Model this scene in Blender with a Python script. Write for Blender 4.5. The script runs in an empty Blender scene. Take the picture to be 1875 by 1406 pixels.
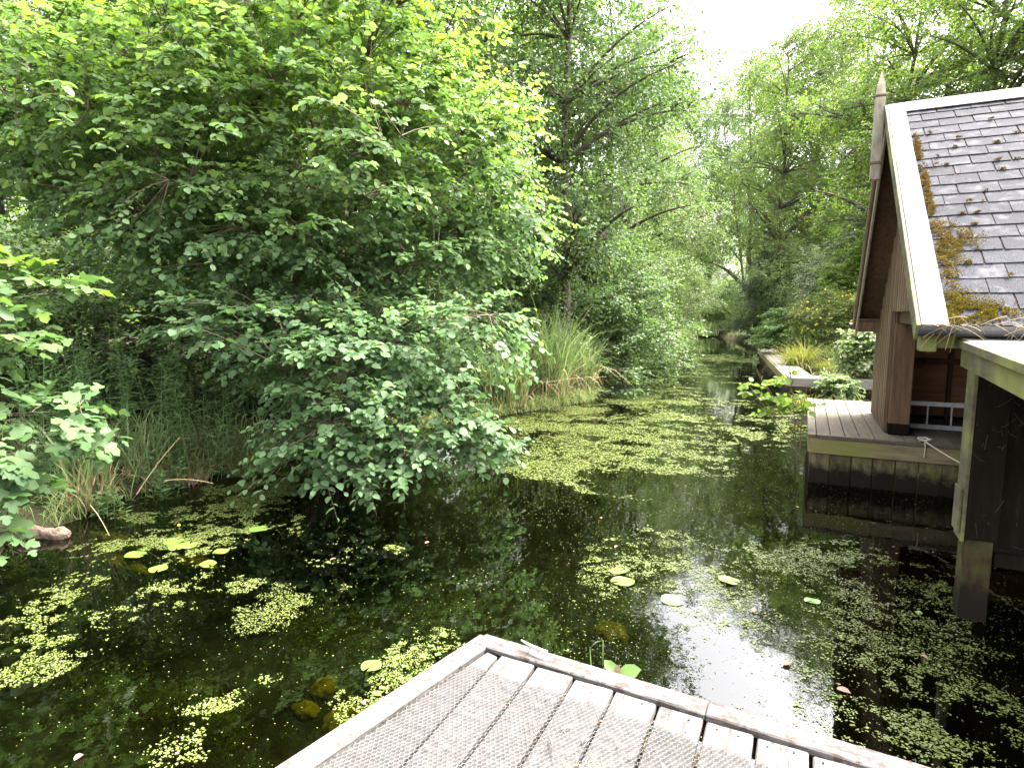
import bpy, bmesh, math, random
import numpy as np
from mathutils import Vector, Matrix

# ------------------------------------------------------------------ camera, sky, sun, exposure
S = bpy.context.scene
C = S.collection
CAM_H = 2.3
PITCH = math.radians(6.79)
YAW = math.radians(25.9)
cam = bpy.data.cameras.new('camera')
camo = bpy.data.objects.new('camera', cam)
C.objects.link(camo)
cam.sensor_width = 36.0
cam.lens = 21.12
cam.clip_start = 0.05
cam.clip_end = 1000.0
camo.location = (0, 0, CAM_H)
camo.rotation_euler = (math.pi / 2 - PITCH, 0, YAW)
S.camera = camo

SUN_EL = math.radians(58)
SUN_AZ = math.radians(42)          # clockwise from +Y
W = bpy.data.worlds.new('World')
S.world = W
W.use_nodes = True
wn, wl = W.node_tree.nodes, W.node_tree.links
wn.clear()
wo = wn.new('ShaderNodeOutputWorld')
wb = wn.new('ShaderNodeBackground')
sky = wn.new('ShaderNodeTexSky')
sky.sky_type = 'NISHITA'
sky.sun_disc = False
sky.sun_elevation = SUN_EL
sky.sun_rotation = SUN_AZ
sky.air_density = 1.0
sky.dust_density = 10.0
sky.ozone_density = 1.0
hs = wn.new('ShaderNodeHueSaturation')      # thin even cloud: nearly colourless light
hs.inputs['Saturation'].default_value = 0.30
wl.new(sky.outputs[0], hs.inputs['Color'])
wl.new(hs.outputs[0], wb.inputs[0])
wb.inputs[1].default_value = 0.15
wl.new(wb.outputs[0], wo.inputs[0])
sun = bpy.data.lights.new('sun', 'SUN')
suno = bpy.data.objects.new('sun', sun)
C.objects.link(suno)
sun.energy = 0.95
sun.angle = math.radians(25)
sun.color = (1.0, 0.95, 0.86)
sd = Vector((math.sin(SUN_AZ) * math.cos(SUN_EL), math.cos(SUN_AZ) * math.cos(SUN_EL), math.sin(SUN_EL)))
suno.rotation_euler = sd.to_track_quat('Z', 'Y').to_euler()
suno.location = (0, 0, 30)
S.view_settings.view_transform = 'Standard'
S.view_settings.look = 'None'
S.view_settings.gamma = 1.0
S.view_settings.use_curve_mapping = False
S.view_settings.exposure = 3.55
S.render.engine = 'CYCLES'
S.cycles.use_light_tree = False
S.cycles.max_bounces = 6
S.cycles.diffuse_bounces = 3
S.cycles.glossy_bounces = 3
S.cycles.transmission_bounces = 4
S.cycles.transparent_max_bounces = 6

# ------------------------------------------------------------------ helpers
rng = np.random.default_rng(7)
random.seed(7)
F0 = np.array([-math.sin(YAW), math.cos(YAW), 0.0])
R0 = np.array([math.cos(YAW), math.sin(YAW), 0.0])
FW = F0 * math.cos(PITCH) + np.array([0, 0, -math.sin(PITCH)])
UP = F0 * math.sin(PITCH) + np.array([0, 0, math.cos(PITCH)])
CAM = np.array([0, 0, CAM_H])


def ray(x, y):
    return FW + R0 * (x - 937.5) / 1100.0 - UP * (y - 703.0) / 1100.0


def at(x, y, D):            # survey point: direction plus distance in metres
    return CAM + ray(x, y) * D


def on_z(x, y, z=0.0):
    d = ray(x, y)
    return CAM + d * (z - CAM_H) / d[2]


def gp(x, D, z=0.0):        # ground spot at bearing x, distance D
    p = F0 * D + R0 * (x - 937.5) / 1100.0 * D
    return np.array([p[0], p[1], z])


def nrm(a):
    return a / np.maximum(np.linalg.norm(a, axis=-1, keepdims=True), 1e-9)


def origin(o):
    v = Vector((0, 0, 0))
    while o is not None:
        v += o.location
        o = o.parent
    return v


def tag(o, label=None, cat=None, group=None, kind=None):
    if label: o['label'] = label
    if cat: o['category'] = cat
    if group: o['group'] = group
    if kind: o['kind'] = kind
    return o


def thing(name, label, cat, loc=(0, 0, 0), group=None):
    o = bpy.data.objects.new(name, None)
    C.objects.link(o)
    o.empty_display_size = 0.1
    o.location = tuple(float(v) for v in loc)
    return tag(o, label, cat, group)


def mesh_np(name, V, faces, mat, smooth=False, attr=None):
    """faces: array (n,k) or list of arrays of differing k"""
    me = bpy.data.meshes.new(name)
    if not isinstance(faces, list): faces = [faces]
    faces = [np.asarray(f, dtype=np.int32) for f in faces if len(f)]
    V = np.asarray(V, dtype=np.float32)
    me.vertices.add(len(V))
    me.vertices.foreach_set('co', V.ravel())
    tot = np.concatenate([np.full(len(f), f.shape[1], dtype=np.int32) for f in faces])
    idx = np.concatenate([f.ravel() for f in faces])
    me.loops.add(len(idx))
    me.loops.foreach_set('vertex_index', idx)
    me.polygons.add(len(tot))
    st = np.zeros(len(tot), dtype=np.int32)
    st[1:] = np.cumsum(tot)[:-1]
    me.polygons.foreach_set('loop_start', st)
    me.polygons.foreach_set('loop_total', tot)
    me.polygons.foreach_set('use_smooth', np.full(len(tot), bool(smooth or attr is not None)))
    if attr is not None:
        a = me.attributes.new('tint', 'FLOAT', 'POINT')
        a.data.foreach_set('value', np.asarray(attr, dtype=np.float32))
    me.update(calc_edges=True)
    me.materials.append(mat)
    return me


def link(name, me, parent=None, loc=None, kind=None):
    o = bpy.data.objects.new(name, me)
    C.objects.link(o)
    if parent is not None: o.parent = parent
    if loc is not None: o.location = tuple(float(v) for v in loc)
    if kind: o['kind'] = kind
    return o


def obj(name, V, faces, mat, parent=None, smooth=False, attr=None, kind=None):
    """vertices in world space; made local to the parent"""
    V = np.asarray(V, dtype=np.float64).copy()
    if parent is not None:
        V -= np.array(origin(parent))
    return link(name, mesh_np(name, V, faces, mat, smooth, attr), parent, kind=kind)


class MB:
    def __init__(s): s.v, s.f, s.n = [], {}, 0
    def add(s, V, F):
        V = np.asarray(V, float)
        for f in (F if isinstance(F, list) else [F]):
            f = np.asarray(f, dtype=np.int32)
            if len(f): s.f.setdefault(f.shape[1], []).append(f + s.n)
        s.v.append(V)
        s.n += len(V)
    def data(s):
        return np.concatenate(s.v), [np.concatenate(a) for a in s.f.values()]
    def build(s, name, mat, parent=None, smooth=False, kind=None):
        V, F = s.data()
        return obj(name, V, F, mat, parent, smooth, kind=kind)


BOXF = np.array([[0, 3, 2, 1], [4, 5, 6, 7], [0, 1, 5, 4], [1, 2, 6, 5], [2, 3, 7, 6], [3, 0, 4, 7]])


def frame_box(o, a, b, c):
    """box spanned from corner o by vectors a, b, c"""
    o, a, b, c = (np.asarray(t, float) for t in (o, a, b, c))
    return np.array([o, o + a, o + a + b, o + b, o + c, o + a + c, o + a + b + c, o + b + c])


def bevel_mesh(V, F, w):
    bm = bmesh.new()
    vs = [bm.verts.new(tuple(v)) for v in V]
    for f in F: bm.faces.new([vs[i] for i in f])
    bmesh.ops.recalc_face_normals(bm, faces=bm.faces[:])
    bmesh.ops.bevel(bm, geom=bm.edges[:], offset=w, segments=1, affect='EDGES', profile=0.5)
    bm.normal_update()
    me = bpy.data.meshes.new('m')
    bm.to_mesh(me)
    bm.free()
    return me


def board(name, mat, parent, o, a, b, c, w=0.004, jit=0.0):
    """one plank / beam / post as its own mesh, its edges worn round"""
    V = frame_box(o, a, b, c)
    if jit: V = V + rng.normal(0, jit, V.shape)
    V = V - np.array(origin(parent)) if parent is not None else V
    ctr = V.mean(axis=0)
    me = bevel_mesh(V - ctr, BOXF, w)
    me.name = name
    me.materials.append(mat)
    return link(name, me, parent, ctr)


def bx(name, mat, parent, x, y, z, w=0.004, jit=0.0):
    return board(name, mat, parent, (x[0], y[0], z[0]), (x[1] - x[0], 0, 0), (0, y[1] - y[0], 0), (0, 0, z[1] - z[0]), w, jit)


def tubes(P, r, sides=5, cap=False):
    """P (n,k,3), r (n,k) -> verts, quads"""
    P = np.asarray(P, float)
    n, k, _ = P.shape
    r = np.broadcast_to(np.asarray(r, float), (n, k))
    T = np.gradient(P, axis=1)
    T = nrm(T)
    ref = np.where(np.abs(T[..., 2:3]) > 0.9, np.array([1.0, 0, 0]), np.array([0, 0, 1.0]))
    A = nrm(np.cross(T, ref))
    B = np.cross(T, A)
    ang = np.arange(sides) * 2 * math.pi / sides
    ring = A[:, :, None, :] * np.cos(ang)[None, None, :, None] + B[:, :, None, :] * np.sin(ang)[None, None, :, None]
    V = P[:, :, None, :] + ring * r[:, :, None, None]
    V = V.reshape(-1, 3)
    base = (np.arange(n) * k * sides)[:, None, None]
    i = (np.arange(k - 1) * sides)[None, :, None]
    j = np.arange(sides)[None, None, :]
    j2 = (j + 1) % sides
    q = np.stack([base + i + j, base + i + j2, base + i + sides + j2, base + i + sides + j], axis=-1).reshape(-1, 4)
    return V, q


def bez(a, b, c, k):
    t = np.linspace(0, 1, k)[None, :, None]
    a, b, c = a[:, None, :], b[:, None, :], c[:, None, :]
    return a * (1 - t) ** 2 + 2 * b * t * (1 - t) + c * t * t


def vnoise(x, y, seed=0):
    """value noise on arrays, 0..1"""
    xi, yi = np.floor(x).astype(np.int64), np.floor(y).astype(np.int64)
    xf, yf = x - xi, y - yi
    def h(a, b):
        v = (a * 374761393 + b * 668265263 + seed * 1274126177) & 0x7fffffff
        v = ((v ^ (v >> 13)) * 1103515245) & 0x7fffffff
        return ((v ^ (v >> 16)) & 0xffff) / 65535.0
    u, w = xf * xf * (3 - 2 * xf), yf * yf * (3 - 2 * yf)
    return (h(xi, yi) * (1 - u) + h(xi + 1, yi) * u) * (1 - w) + (h(xi, yi + 1) * (1 - u) + h(xi + 1, yi + 1) * u) * w


def fbm(x, y, seed=0, o=4):
    s, a, t = 0, 1.0, 0
    for i in range(o):
        s = s + a * vnoise(x * 2 ** i, y * 2 ** i, seed + i)
        t += a
        a *= 0.55
    return s / t


# ------------------------------------------------------------------ materials
def new_mat(name):
    m = bpy.data.materials.new(name)
    m.use_nodes = True
    m.node_tree.nodes.clear()
    nt = m.node_tree
    out = nt.nodes.new('ShaderNodeOutputMaterial')
    return m, nt, out


def N(nt, t, **kw):
    n = nt.nodes.new(t)
    for k, v in kw.items():
        if k.startswith('i_'): n.inputs[k[2:].replace('_', ' ')].default_value = v
        else: setattr(n, k, v)
    return n


def ramp(nt, src, stops):
    r = nt.nodes.new('ShaderNodeValToRGB')
    e = r.color_ramp.elements
    while len(e) < len(stops): e.new(0.5)
    for q, (p, c) in zip(e, stops):
        q.position = p
        q.color = (c[0], c[1], c[2], 1) if not isinstance(c, (int, float)) else (c, c, c, 1)
    nt.links.new(src, r.inputs[0])
    return r.outputs[0]


def mixc(nt, fac, a, b, mode='MIX'):
    m = nt.nodes.new('ShaderNodeMix')
    m.data_type = 'RGBA'
    m.blend_type = mode
    for s, v in ((m.inputs[0], fac), (m.inputs[6], a), (m.inputs[7], b)):
        if hasattr(v, 'default_value') or hasattr(v, 'is_linked'): nt.links.new(v, s)
        elif isinstance(v, (int, float)): s.default_value = v
        else: s.default_value = (v[0], v[1], v[2], 1)
    return m.outputs[2]


def leaf_mat(name, dark, light, young=None, trans=0.45, tcol=None, rough=0.52, spec=0.24):
    m, nt, out = new_mat(name)
    L = nt.links
    geo = N(nt, 'ShaderNodeNewGeometry')
    c = ramp(nt, geo.outputs['Random Per Island'], [(0.0, dark), (0.75, light), (1.0, [v * 1.25 for v in light])])
    if young:
        at_ = N(nt, 'ShaderNodeAttribute', attribute_name='tint')
        c = mixc(nt, at_.outputs['Fac'], c, young)
    p = N(nt, 'ShaderNodeBsdfPrincipled')
    p.inputs['Roughness'].default_value = rough
    p.inputs['Specular IOR Level'].default_value = spec
    L.new(c, p.inputs['Base Color'])
    t = N(nt, 'ShaderNodeBsdfTranslucent')
    tc = tcol or (1.28, 1.38, 0.85)
    tcc = mixc(nt, 1.0, c, tc, 'MULTIPLY')
    L.new(tcc, t.inputs['Color'])
    mx = N(nt, 'ShaderNodeMixShader')
    mx.inputs[0].default_value = trans
    L.new(p.outputs[0], mx.inputs[1])
    L.new(t.outputs[0], mx.inputs[2])
    L.new(mx.outputs[0], out.inputs[0])
    return m


def wood_mat(name, stops, grain=(2, 2, 2), fine=(1, 1, 1), rough=0.8, bump=0.4, green=None, spots=None, spec=0.3, seedoff=0.0, gs=0.45, grime=None, wet=None):
    """grain runs along the axis with the smallest scale; colours by streaky noise"""
    m, nt, out = new_mat(name)
    L = nt.links
    tc = N(nt, 'ShaderNodeTexCoord')
    oi = N(nt, 'ShaderNodeObjectInfo')
    add = N(nt, 'ShaderNodeVectorMath', operation='ADD')
    sc = N(nt, 'ShaderNodeVectorMath', operation='SCALE')
    L.new(oi.outputs['Random'], sc.inputs['Scale'])
    sc.inputs[0].default_value = (37.0 + seedoff, 17.0, 53.0)
    L.new(tc.outputs['Object'], add.inputs[0])
    L.new(sc.outputs[0], add.inputs[1])
    mp = N(nt, 'ShaderNodeMapping')
    mp.inputs['Scale'].default_value = grain
    L.new(add.outputs[0], mp.inputs[0])
    n1 = N(nt, 'ShaderNodeTexNoise', i_Scale=1.0, i_Detail=8.0, i_Roughness=0.65)
    L.new(mp.outputs[0], n1.inputs['Vector'])
    c = ramp(nt, n1.outputs['Fac'], stops)
    if spots:
        n2 = N(nt, 'ShaderNodeTexNoise', i_Scale=spots[1], i_Detail=5.0, i_Roughness=0.7)
        L.new(add.outputs[0], n2.inputs['Vector'])
        f = ramp(nt, n2.outputs['Fac'], [(spots[2], 0.0), (spots[2] + 0.1, 1.0)])
        c = mixc(nt, f, c, spots[0])
    if green:
        n3 = N(nt, 'ShaderNodeTexNoise', i_Scale=green[1], i_Detail=4.0)
        L.new(add.outputs[0], n3.inputs['Vector'])
        f = ramp(nt, n3.outputs['Fac'], [(gs, 0.0), (gs + 0.25, 0.85)])
        c = mixc(nt, f, c, green[0])
    if grime:        # dirt held under the wire netting, ending short of the plank ends
        ge = N(nt, 'ShaderNodeNewGeometry')
        dt = N(nt, 'ShaderNodeVectorMath', operation='DOT_PRODUCT')
        dt.inputs[1].default_value = (0.053, 1.0, 0.0)
        L.new(ge.outputs['Position'], dt.inputs[0])
        gn = N(nt, 'ShaderNodeTexNoise', i_Scale=30.0, i_Detail=4.0)
        L.new(ge.outputs['Position'], gn.inputs['Vector'])
        ma = N(nt, 'ShaderNodeMath', operation='MULTIPLY_ADD')
        ma.inputs[1].default_value = 0.05
        L.new(gn.outputs['Fac'], ma.inputs[0])
        L.new(dt.outputs['Value'], ma.inputs[2])
        mr = N(nt, 'ShaderNodeMapRange')
        mr.inputs[1].default_value = 2.262
        mr.inputs[2].default_value = 2.222
        mr.inputs[3].default_value = 0.0
        mr.inputs[4].default_value = 0.86
        L.new(ma.outputs[0], mr.inputs[0])
        gcol = ramp(nt, gn.outputs['Fac'], [(0.3, [v * 0.55 for v in grime]), (0.5, grime), (0.7, [v * 1.7 for v in grime])])
        c = mixc(nt, mr.outputs[0], c, gcol)
    if wet:          # tide line: algae and soaked wood up to the height wet[1]
        ge = N(nt, 'ShaderNodeNewGeometry')
        sx = N(nt, 'ShaderNodeSeparateXYZ')
        L.new(ge.outputs['Position'], sx.inputs[0])
        gn = N(nt, 'ShaderNodeTexNoise', i_Scale=9.0, i_Detail=5.0)
        L.new(ge.outputs['Position'], gn.inputs['Vector'])
        ma = N(nt, 'ShaderNodeMath', operation='MULTIPLY_ADD')
        ma.inputs[1].default_value = -0.34
        L.new(gn.outputs['Fac'], ma.inputs[0])
        L.new(sx.outputs['Z'], ma.inputs[2])
        mr = N(nt, 'ShaderNodeMapRange')
        mr.inputs[1].default_value = wet[1] - 0.10
        mr.inputs[2].default_value = wet[1] - 0.24
        L.new(ma.outputs[0], mr.inputs[0])
        c = mixc(nt, mr.outputs[0], c, wet[0])
    # each piece a little lighter or darker than the next
    v = N(nt, 'ShaderNodeMapRange')
    v.inputs[3].default_value = 0.78
    v.inputs[4].default_value = 1.15
    L.new(oi.outputs['Random'], v.inputs[0])
    hv = N(nt, 'ShaderNodeHueSaturation')
    L.new(v.outputs[0], hv.inputs['Value'])
    L.new(c, hv.inputs['Color'])
    p = N(nt, 'ShaderNodeBsdfPrincipled')
    p.inputs['Roughness'].default_value = rough
    p.inputs['Specular IOR Level'].default_value = spec
    L.new(hv.outputs[0], p.inputs['Base Color'])
    b = N(nt, 'ShaderNodeBump')
    b.inputs['Strength'].default_value = bump
    b.inputs['Distance'].default_value = 0.01
    L.new(n1.outputs['Fac'], b.inputs['Height'])
    L.new(b.outputs[0], p.inputs['Normal'])
    L.new(p.outputs[0], out.inputs[0])
    return m


def noise_mat(name, stops, scale=5.0, rough=0.9, bump=0.3, spec=0.3, metallic=0.0, dist=0.02, detail=6.0):
    m, nt, out = new_mat(name)
    L = nt.links
    tc = N(nt, 'ShaderNodeTexCoord')
    n1 = N(nt, 'ShaderNodeTexNoise', i_Scale=scale, i_Detail=detail, i_Roughness=0.65)
    L.new(tc.outputs['Object'], n1.inputs['Vector'])
    c = ramp(nt, n1.outputs['Fac'], stops)
    p = N(nt, 'ShaderNodeBsdfPrincipled')
    p.inputs['Roughness'].default_value = rough
    p.inputs['Specular IOR Level'].default_value = spec
    p.inputs['Metallic'].default_value = metallic
    L.new(c, p.inputs['Base Color'])
    b = N(nt, 'ShaderNodeBump')
    b.inputs['Strength'].default_value = bump
    b.inputs['Distance'].default_value = dist
    L.new(n1.outputs['Fac'], b.inputs['Height'])
    L.new(b.outputs[0], p.inputs['Normal'])
    L.new(p.outputs[0], out.inputs[0])
    return m


M = {}
M['hazel'] = leaf_mat('hazel_leaf', (0.054, 0.106, 0.050), (0.098, 0.168, 0.078), (0.19, 0.28, 0.028), trans=0.50)
M['sycamore'] = leaf_mat('sycamore_leaf', (0.040, 0.085, 0.033), (0.072, 0.130, 0.05), (0.13, 0.20, 0.03), trans=0.38)
M['alder'] = leaf_mat('alder_leaf', (0.046, 0.086, 0.037), (0.085, 0.138, 0.056), (0.15, 0.21, 0.03), trans=0.42, rough=0.52, spec=0.28)
M['willow'] = leaf_mat('willow_leaf', (0.060, 0.105, 0.038), (0.115, 0.165, 0.062), (0.20, 0.24, 0.05), trans=0.42, rough=0.40)
M['oak'] = leaf_mat('oak_leaf', (0.048, 0.094, 0.030), (0.092, 0.152, 0.046), (0.24, 0.28, 0.03), trans=0.48)
M['dark'] = leaf_mat('holly_leaf', (0.012, 0.030, 0.016), (0.024, 0.050, 0.026), (0.05, 0.09, 0.03), trans=0.15, rough=0.3)
M['conifer'] = leaf_mat('conifer_leaf', (0.06, 0.12, 0.03), (0.11, 0.19, 0.05), (0.18, 0.28, 0.07), trans=0.2)
M['herb'] = leaf_mat('herb_leaf', (0.075, 0.14, 0.05), (0.125, 0.20, 0.075), (0.13, 0.20, 0.04), trans=0.4)
M['blade'] = leaf_mat('grass_blade', (0.065, 0.12, 0.035), (0.12, 0.18, 0.055), (0.30, 0.26, 0.12), trans=0.35)
M['reed'] = leaf_mat('reed_blade', (0.09, 0.15, 0.055), (0.16, 0.22, 0.09), (0.30, 0.27, 0.15), trans=0.40)
M['goldgrass'] = leaf_mat('golden_grass', (0.14, 0.17, 0.03), (0.24, 0.25, 0.05), (0.33, 0.27, 0.09), trans=0.40)
M['variegated'] = leaf_mat('variegated_leaf', (0.06, 0.13, 0.035), (0.16, 0.22, 0.08), (0.42, 0.42, 0.28), trans=0.35)
M['pale'] = leaf_mat('pale_leaf', (0.09, 0.14, 0.07), (0.20, 0.25, 0.16), (0.42, 0.42, 0.33), trans=0.35)
M['straw'] = leaf_mat('straw', (0.20, 0.14, 0.07), (0.36, 0.27, 0.15), (0.42, 0.33, 0.20), trans=0.2, tcol=(1, 0.9, 0.6), rough=0.7)
M['fresh'] = leaf_mat('fresh_leaf', (0.10, 0.18, 0.03), (0.17, 0.26, 0.05), (0.25, 0.3, 0.04), trans=0.4)
M['gardenleaf'] = leaf_mat('garden_leaf', (0.075, 0.13, 0.035), (0.13, 0.19, 0.055), (0.22, 0.26, 0.05), trans=0.42)
M['yellow'] = leaf_mat('yellow_flower', (0.55, 0.38, 0.02), (0.7, 0.5, 0.03), trans=0.3, tcol=(1, 1, 0.5))
M['purple'] = leaf_mat('purple_flower', (0.28, 0.07, 0.25), (0.42, 0.12, 0.35), trans=0.3, tcol=(1, 1, 1))
M['duckweed'] = leaf_mat('duckweed_frond', (0.060, 0.088, 0.016), (0.105, 0.132, 0.028), (0.16, 0.16, 0.09), trans=0.2, rough=0.33)
M['lily'] = noise_mat('lily_pad', [(0.30, (0.11, 0.10, 0.022)), (0.38, (0.075, 0.13, 0.02)), (0.6, (0.09, 0.165, 0.028)), (0.8, (0.13, 0.19, 0.04))], 22, 0.35, 0.25, 0.5, dist=0.006)
M['deadleaf'] = leaf_mat('dead_leaf', (0.13, 0.07, 0.045), (0.22, 0.14, 0.10), (0.25, 0.2, 0.15), trans=0.2, tcol=(1, 0.9, 0.7), rough=0.6)
M['algae'] = noise_mat('algae', [(0.3, (0.07, 0.06, 0.006)), (0.55, (0.20, 0.165, 0.015)), (0.75, (0.30, 0.25, 0.02))], 18, 0.9, 0.6, 0.0)
M['weed'] = leaf_mat('pondweed', (0.05, 0.07, 0.012), (0.12, 0.14, 0.02), (0.2, 0.2, 0.03), trans=0.3, rough=0.8, spec=0.0)
M['moss'] = leaf_mat('moss', (0.07, 0.058, 0.008), (0.15, 0.125, 0.018), (0.13, 0.075, 0.03), trans=0.1, tcol=(1, 1, 0.6), rough=0.95, spec=0.05)
M['bark'] = noise_mat('bark', [(0.3, (0.030, 0.024, 0.018)), (0.55, (0.10, 0.082, 0.062)), (0.75, (0.17, 0.15, 0.115))], 14, 0.9, 0.8, dist=0.03)
M['twig'] = noise_mat('twig_bark', [(0.3, (0.05, 0.036, 0.022)), (0.7, (0.13, 0.095, 0.06))], 10, 0.8, 0.2)
M['log'] = noise_mat('log_bark', [(0.3, (0.06, 0.04, 0.03)), (0.5, (0.2, 0.14, 0.1)), (0.7, (0.32, 0.24, 0.18))], 16, 0.9, 1.0, dist=0.04)
M['ground'] = noise_mat('earth', [(0.3, (0.012, 0.011, 0.007)), (0.5, (0.035, 0.032, 0.018)), (0.7, (0.04, 0.055, 0.02))], 2.2, 0.95, 0.6, spec=0.02, dist=0.1)

M['deck'] = wood_mat('deck_wood', [(0.30, (0.028, 0.023, 0.020)), (0.44, (0.063, 0.056, 0.051)), (0.58, (0.104, 0.097, 0.089)), (0.78, (0.125, 0.120, 0.111))],
                     grain=(42, 5, 42), bump=0.5, spots=((0.035, 0.025, 0.022), 24.0, 0.57), grime=(0.033, 0.030, 0.0285))
M['deck_edge'] = wood_mat('deck_edge_wood', [(0.30, (0.024, 0.019, 0.017)), (0.46, (0.059, 0.051, 0.045)), (0.60, (0.101, 0.094, 0.086)), (0.8, (0.122, 0.117, 0.108))],
                          grain=(5, 42, 42), bump=0.5, spots=((0.035, 0.024, 0.021), 18.0, 0.50))
M['deck_side'] = wood_mat('deck_side_wood', [(0.30, (0.0298, 0.0238, 0.0204)), (0.46, (0.0672, 0.0603, 0.0536)), (0.60, (0.0978, 0.0935, 0.0850)), (0.8, (0.1096, 0.1054, 0.0978))],
                          grain=(42, 5, 42), bump=0.5, spots=((0.045, 0.032, 0.026), 20.0, 0.54))
M['dock'] = wood_mat('dock_planks', [(0.3, (0.0442, 0.0339, 0.0232)), (0.55, (0.0855, 0.0682, 0.0476)), (0.8, (0.1121, 0.0928, 0.0675))], grain=(30, 3, 30), bump=0.3)
M['fascia'] = wood_mat('dock_fascia', [(0.3, (0.119, 0.087, 0.049)), (0.55, (0.203, 0.158, 0.091)), (0.8, (0.252, 0.203, 0.126))], grain=(2.5, 30, 24), bump=0.3,
                       green=((0.15, 0.16, 0.03), 1.3), gs=0.40)
M['walk'] = wood_mat('walkway_planks', [(0.3, (0.132, 0.114, 0.099)), (0.55, (0.216, 0.192, 0.168)), (0.8, (0.270, 0.246, 0.216))], grain=(3, 24, 24), bump=0.3)
M['pile'] = wood_mat('pile_boards', [(0.3, (0.035, 0.028, 0.017)), (0.5, (0.10, 0.08, 0.045)), (0.75, (0.20, 0.16, 0.09))], grain=(12, 12, 2.5), bump=0.6,
                     green=((0.09, 0.10, 0.025), 5.0), spec=0.1, wet=((0.012, 0.010, 0.006), 0.25))
M['brown'] = wood_mat('brown_stained_wood', [(0.3, (0.0528, 0.0285, 0.0151)), (0.55, (0.0988, 0.0551, 0.0301)), (0.8, (0.1397, 0.0855, 0.0475))], grain=(24, 24, 2), bump=0.3)
M['clad'] = wood_mat('cladding_wood', [(0.3, (0.0739, 0.0428, 0.0240)), (0.5, (0.1257, 0.0782, 0.0463)), (0.75, (0.2070, 0.1490, 0.0960))], grain=(30, 30, 1.6), bump=0.4,
                     green=((0.17, 0.16, 0.07), 0.7), gs=0.62)
M['black'] = wood_mat('black_stained_wood', [(0.3, (0.0045, 0.0036, 0.0018)), (0.6, (0.0105, 0.0072, 0.0045)), (0.85, (0.0300, 0.0204, 0.0126))], grain=(20, 20, 3), bump=0.3, rough=0.85, spec=0.08)
M['post'] = wood_mat('post_wood', [(0.3, (0.0068, 0.0042, 0.0026)), (0.55, (0.0289, 0.0163, 0.0097)), (0.8, (0.0621, 0.0379, 0.0237))], grain=(18, 18, 3), bump=0.5, green=((0.06, 0.065, 0.02), 4.0), spec=0.1, spots=((0.02, 0.014, 0.01), 9.0, 0.52), wet=((0.010, 0.008, 0.005), 0.26), rough=0.95)
M['paleboard'] = wood_mat('pale_board', [(0.3, (0.0668, 0.0636, 0.0574)), (0.55, (0.1053, 0.1014, 0.0955)), (0.8, (0.1210, 0.1191, 0.1148))], grain=(26, 4, 8), bump=0.25,
                          spots=((0.06, 0.055, 0.05), 26.0, 0.60))
M['barge'] = wood_mat('bargeboard_wood', [(0.3, (0.20, 0.16, 0.11)), (0.55, (0.33, 0.29, 0.22)), (0.8, (0.42, 0.39, 0.31))], grain=(20, 4, 6), bump=0.3)
M['greenwood'] = wood_mat('algae_green_wood', [(0.3, (0.0423, 0.0346, 0.0183)), (0.55, (0.0793, 0.0673, 0.0385)), (0.8, (0.1057, 0.0952, 0.0580))], grain=(20, 3, 20), bump=0.3,
                          green=((0.19, 0.21, 0.05), 2.5))
M['ply'] = wood_mat('plywood', [(0.3, (0.2304, 0.1056, 0.0528)), (0.55, (0.3456, 0.1728, 0.0912)), (0.8, (0.4224, 0.2304, 0.1248))], grain=(2, 8, 14), bump=0.1)
M['felt'] = noise_mat('roof_felt', [(0.3, (0.322, 0.316, 0.310)), (0.6, (0.422, 0.422, 0.415)), (0.8, (0.465, 0.465, 0.459))], 4, 0.8, 0.2)
M['gutter'] = noise_mat('black_plastic', [(0.3, (0.02, 0.02, 0.02)), (0.62, (0.045, 0.045, 0.043)), (0.75, (0.14, 0.14, 0.13))], 9, 0.5, 0.1, 0.5)
M['metal'] = noise_mat('galvanised_metal', [(0.3, (0.40, 0.41, 0.42)), (0.7, (0.58, 0.59, 0.60))], 14, 0.45, 0.1, 0.5, 0.8)
M['alu'] = noise_mat('dull_aluminium', [(0.3, (0.42, 0.42, 0.42)), (0.7, (0.60, 0.60, 0.59))], 14, 0.5, 0.1, 0.5, 0.5)
M['wire'] = noise_mat('wire', [(0.3, (0.06, 0.055, 0.052)), (0.7, (0.12, 0.115, 0.11))], 20, 0.7, 0.0, 0.15, 0.0)
M['rope'] = noise_mat('rope_fibre', [(0.3, (0.34, 0.28, 0.21)), (0.7, (0.52, 0.45, 0.36))], 120, 0.9, 0.6)
M['web'] = noise_mat('cobweb', [(0.3, (0.10, 0.10, 0.10)), (0.7, (0.22, 0.22, 0.21))], 30, 0.9, 0.0)


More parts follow.
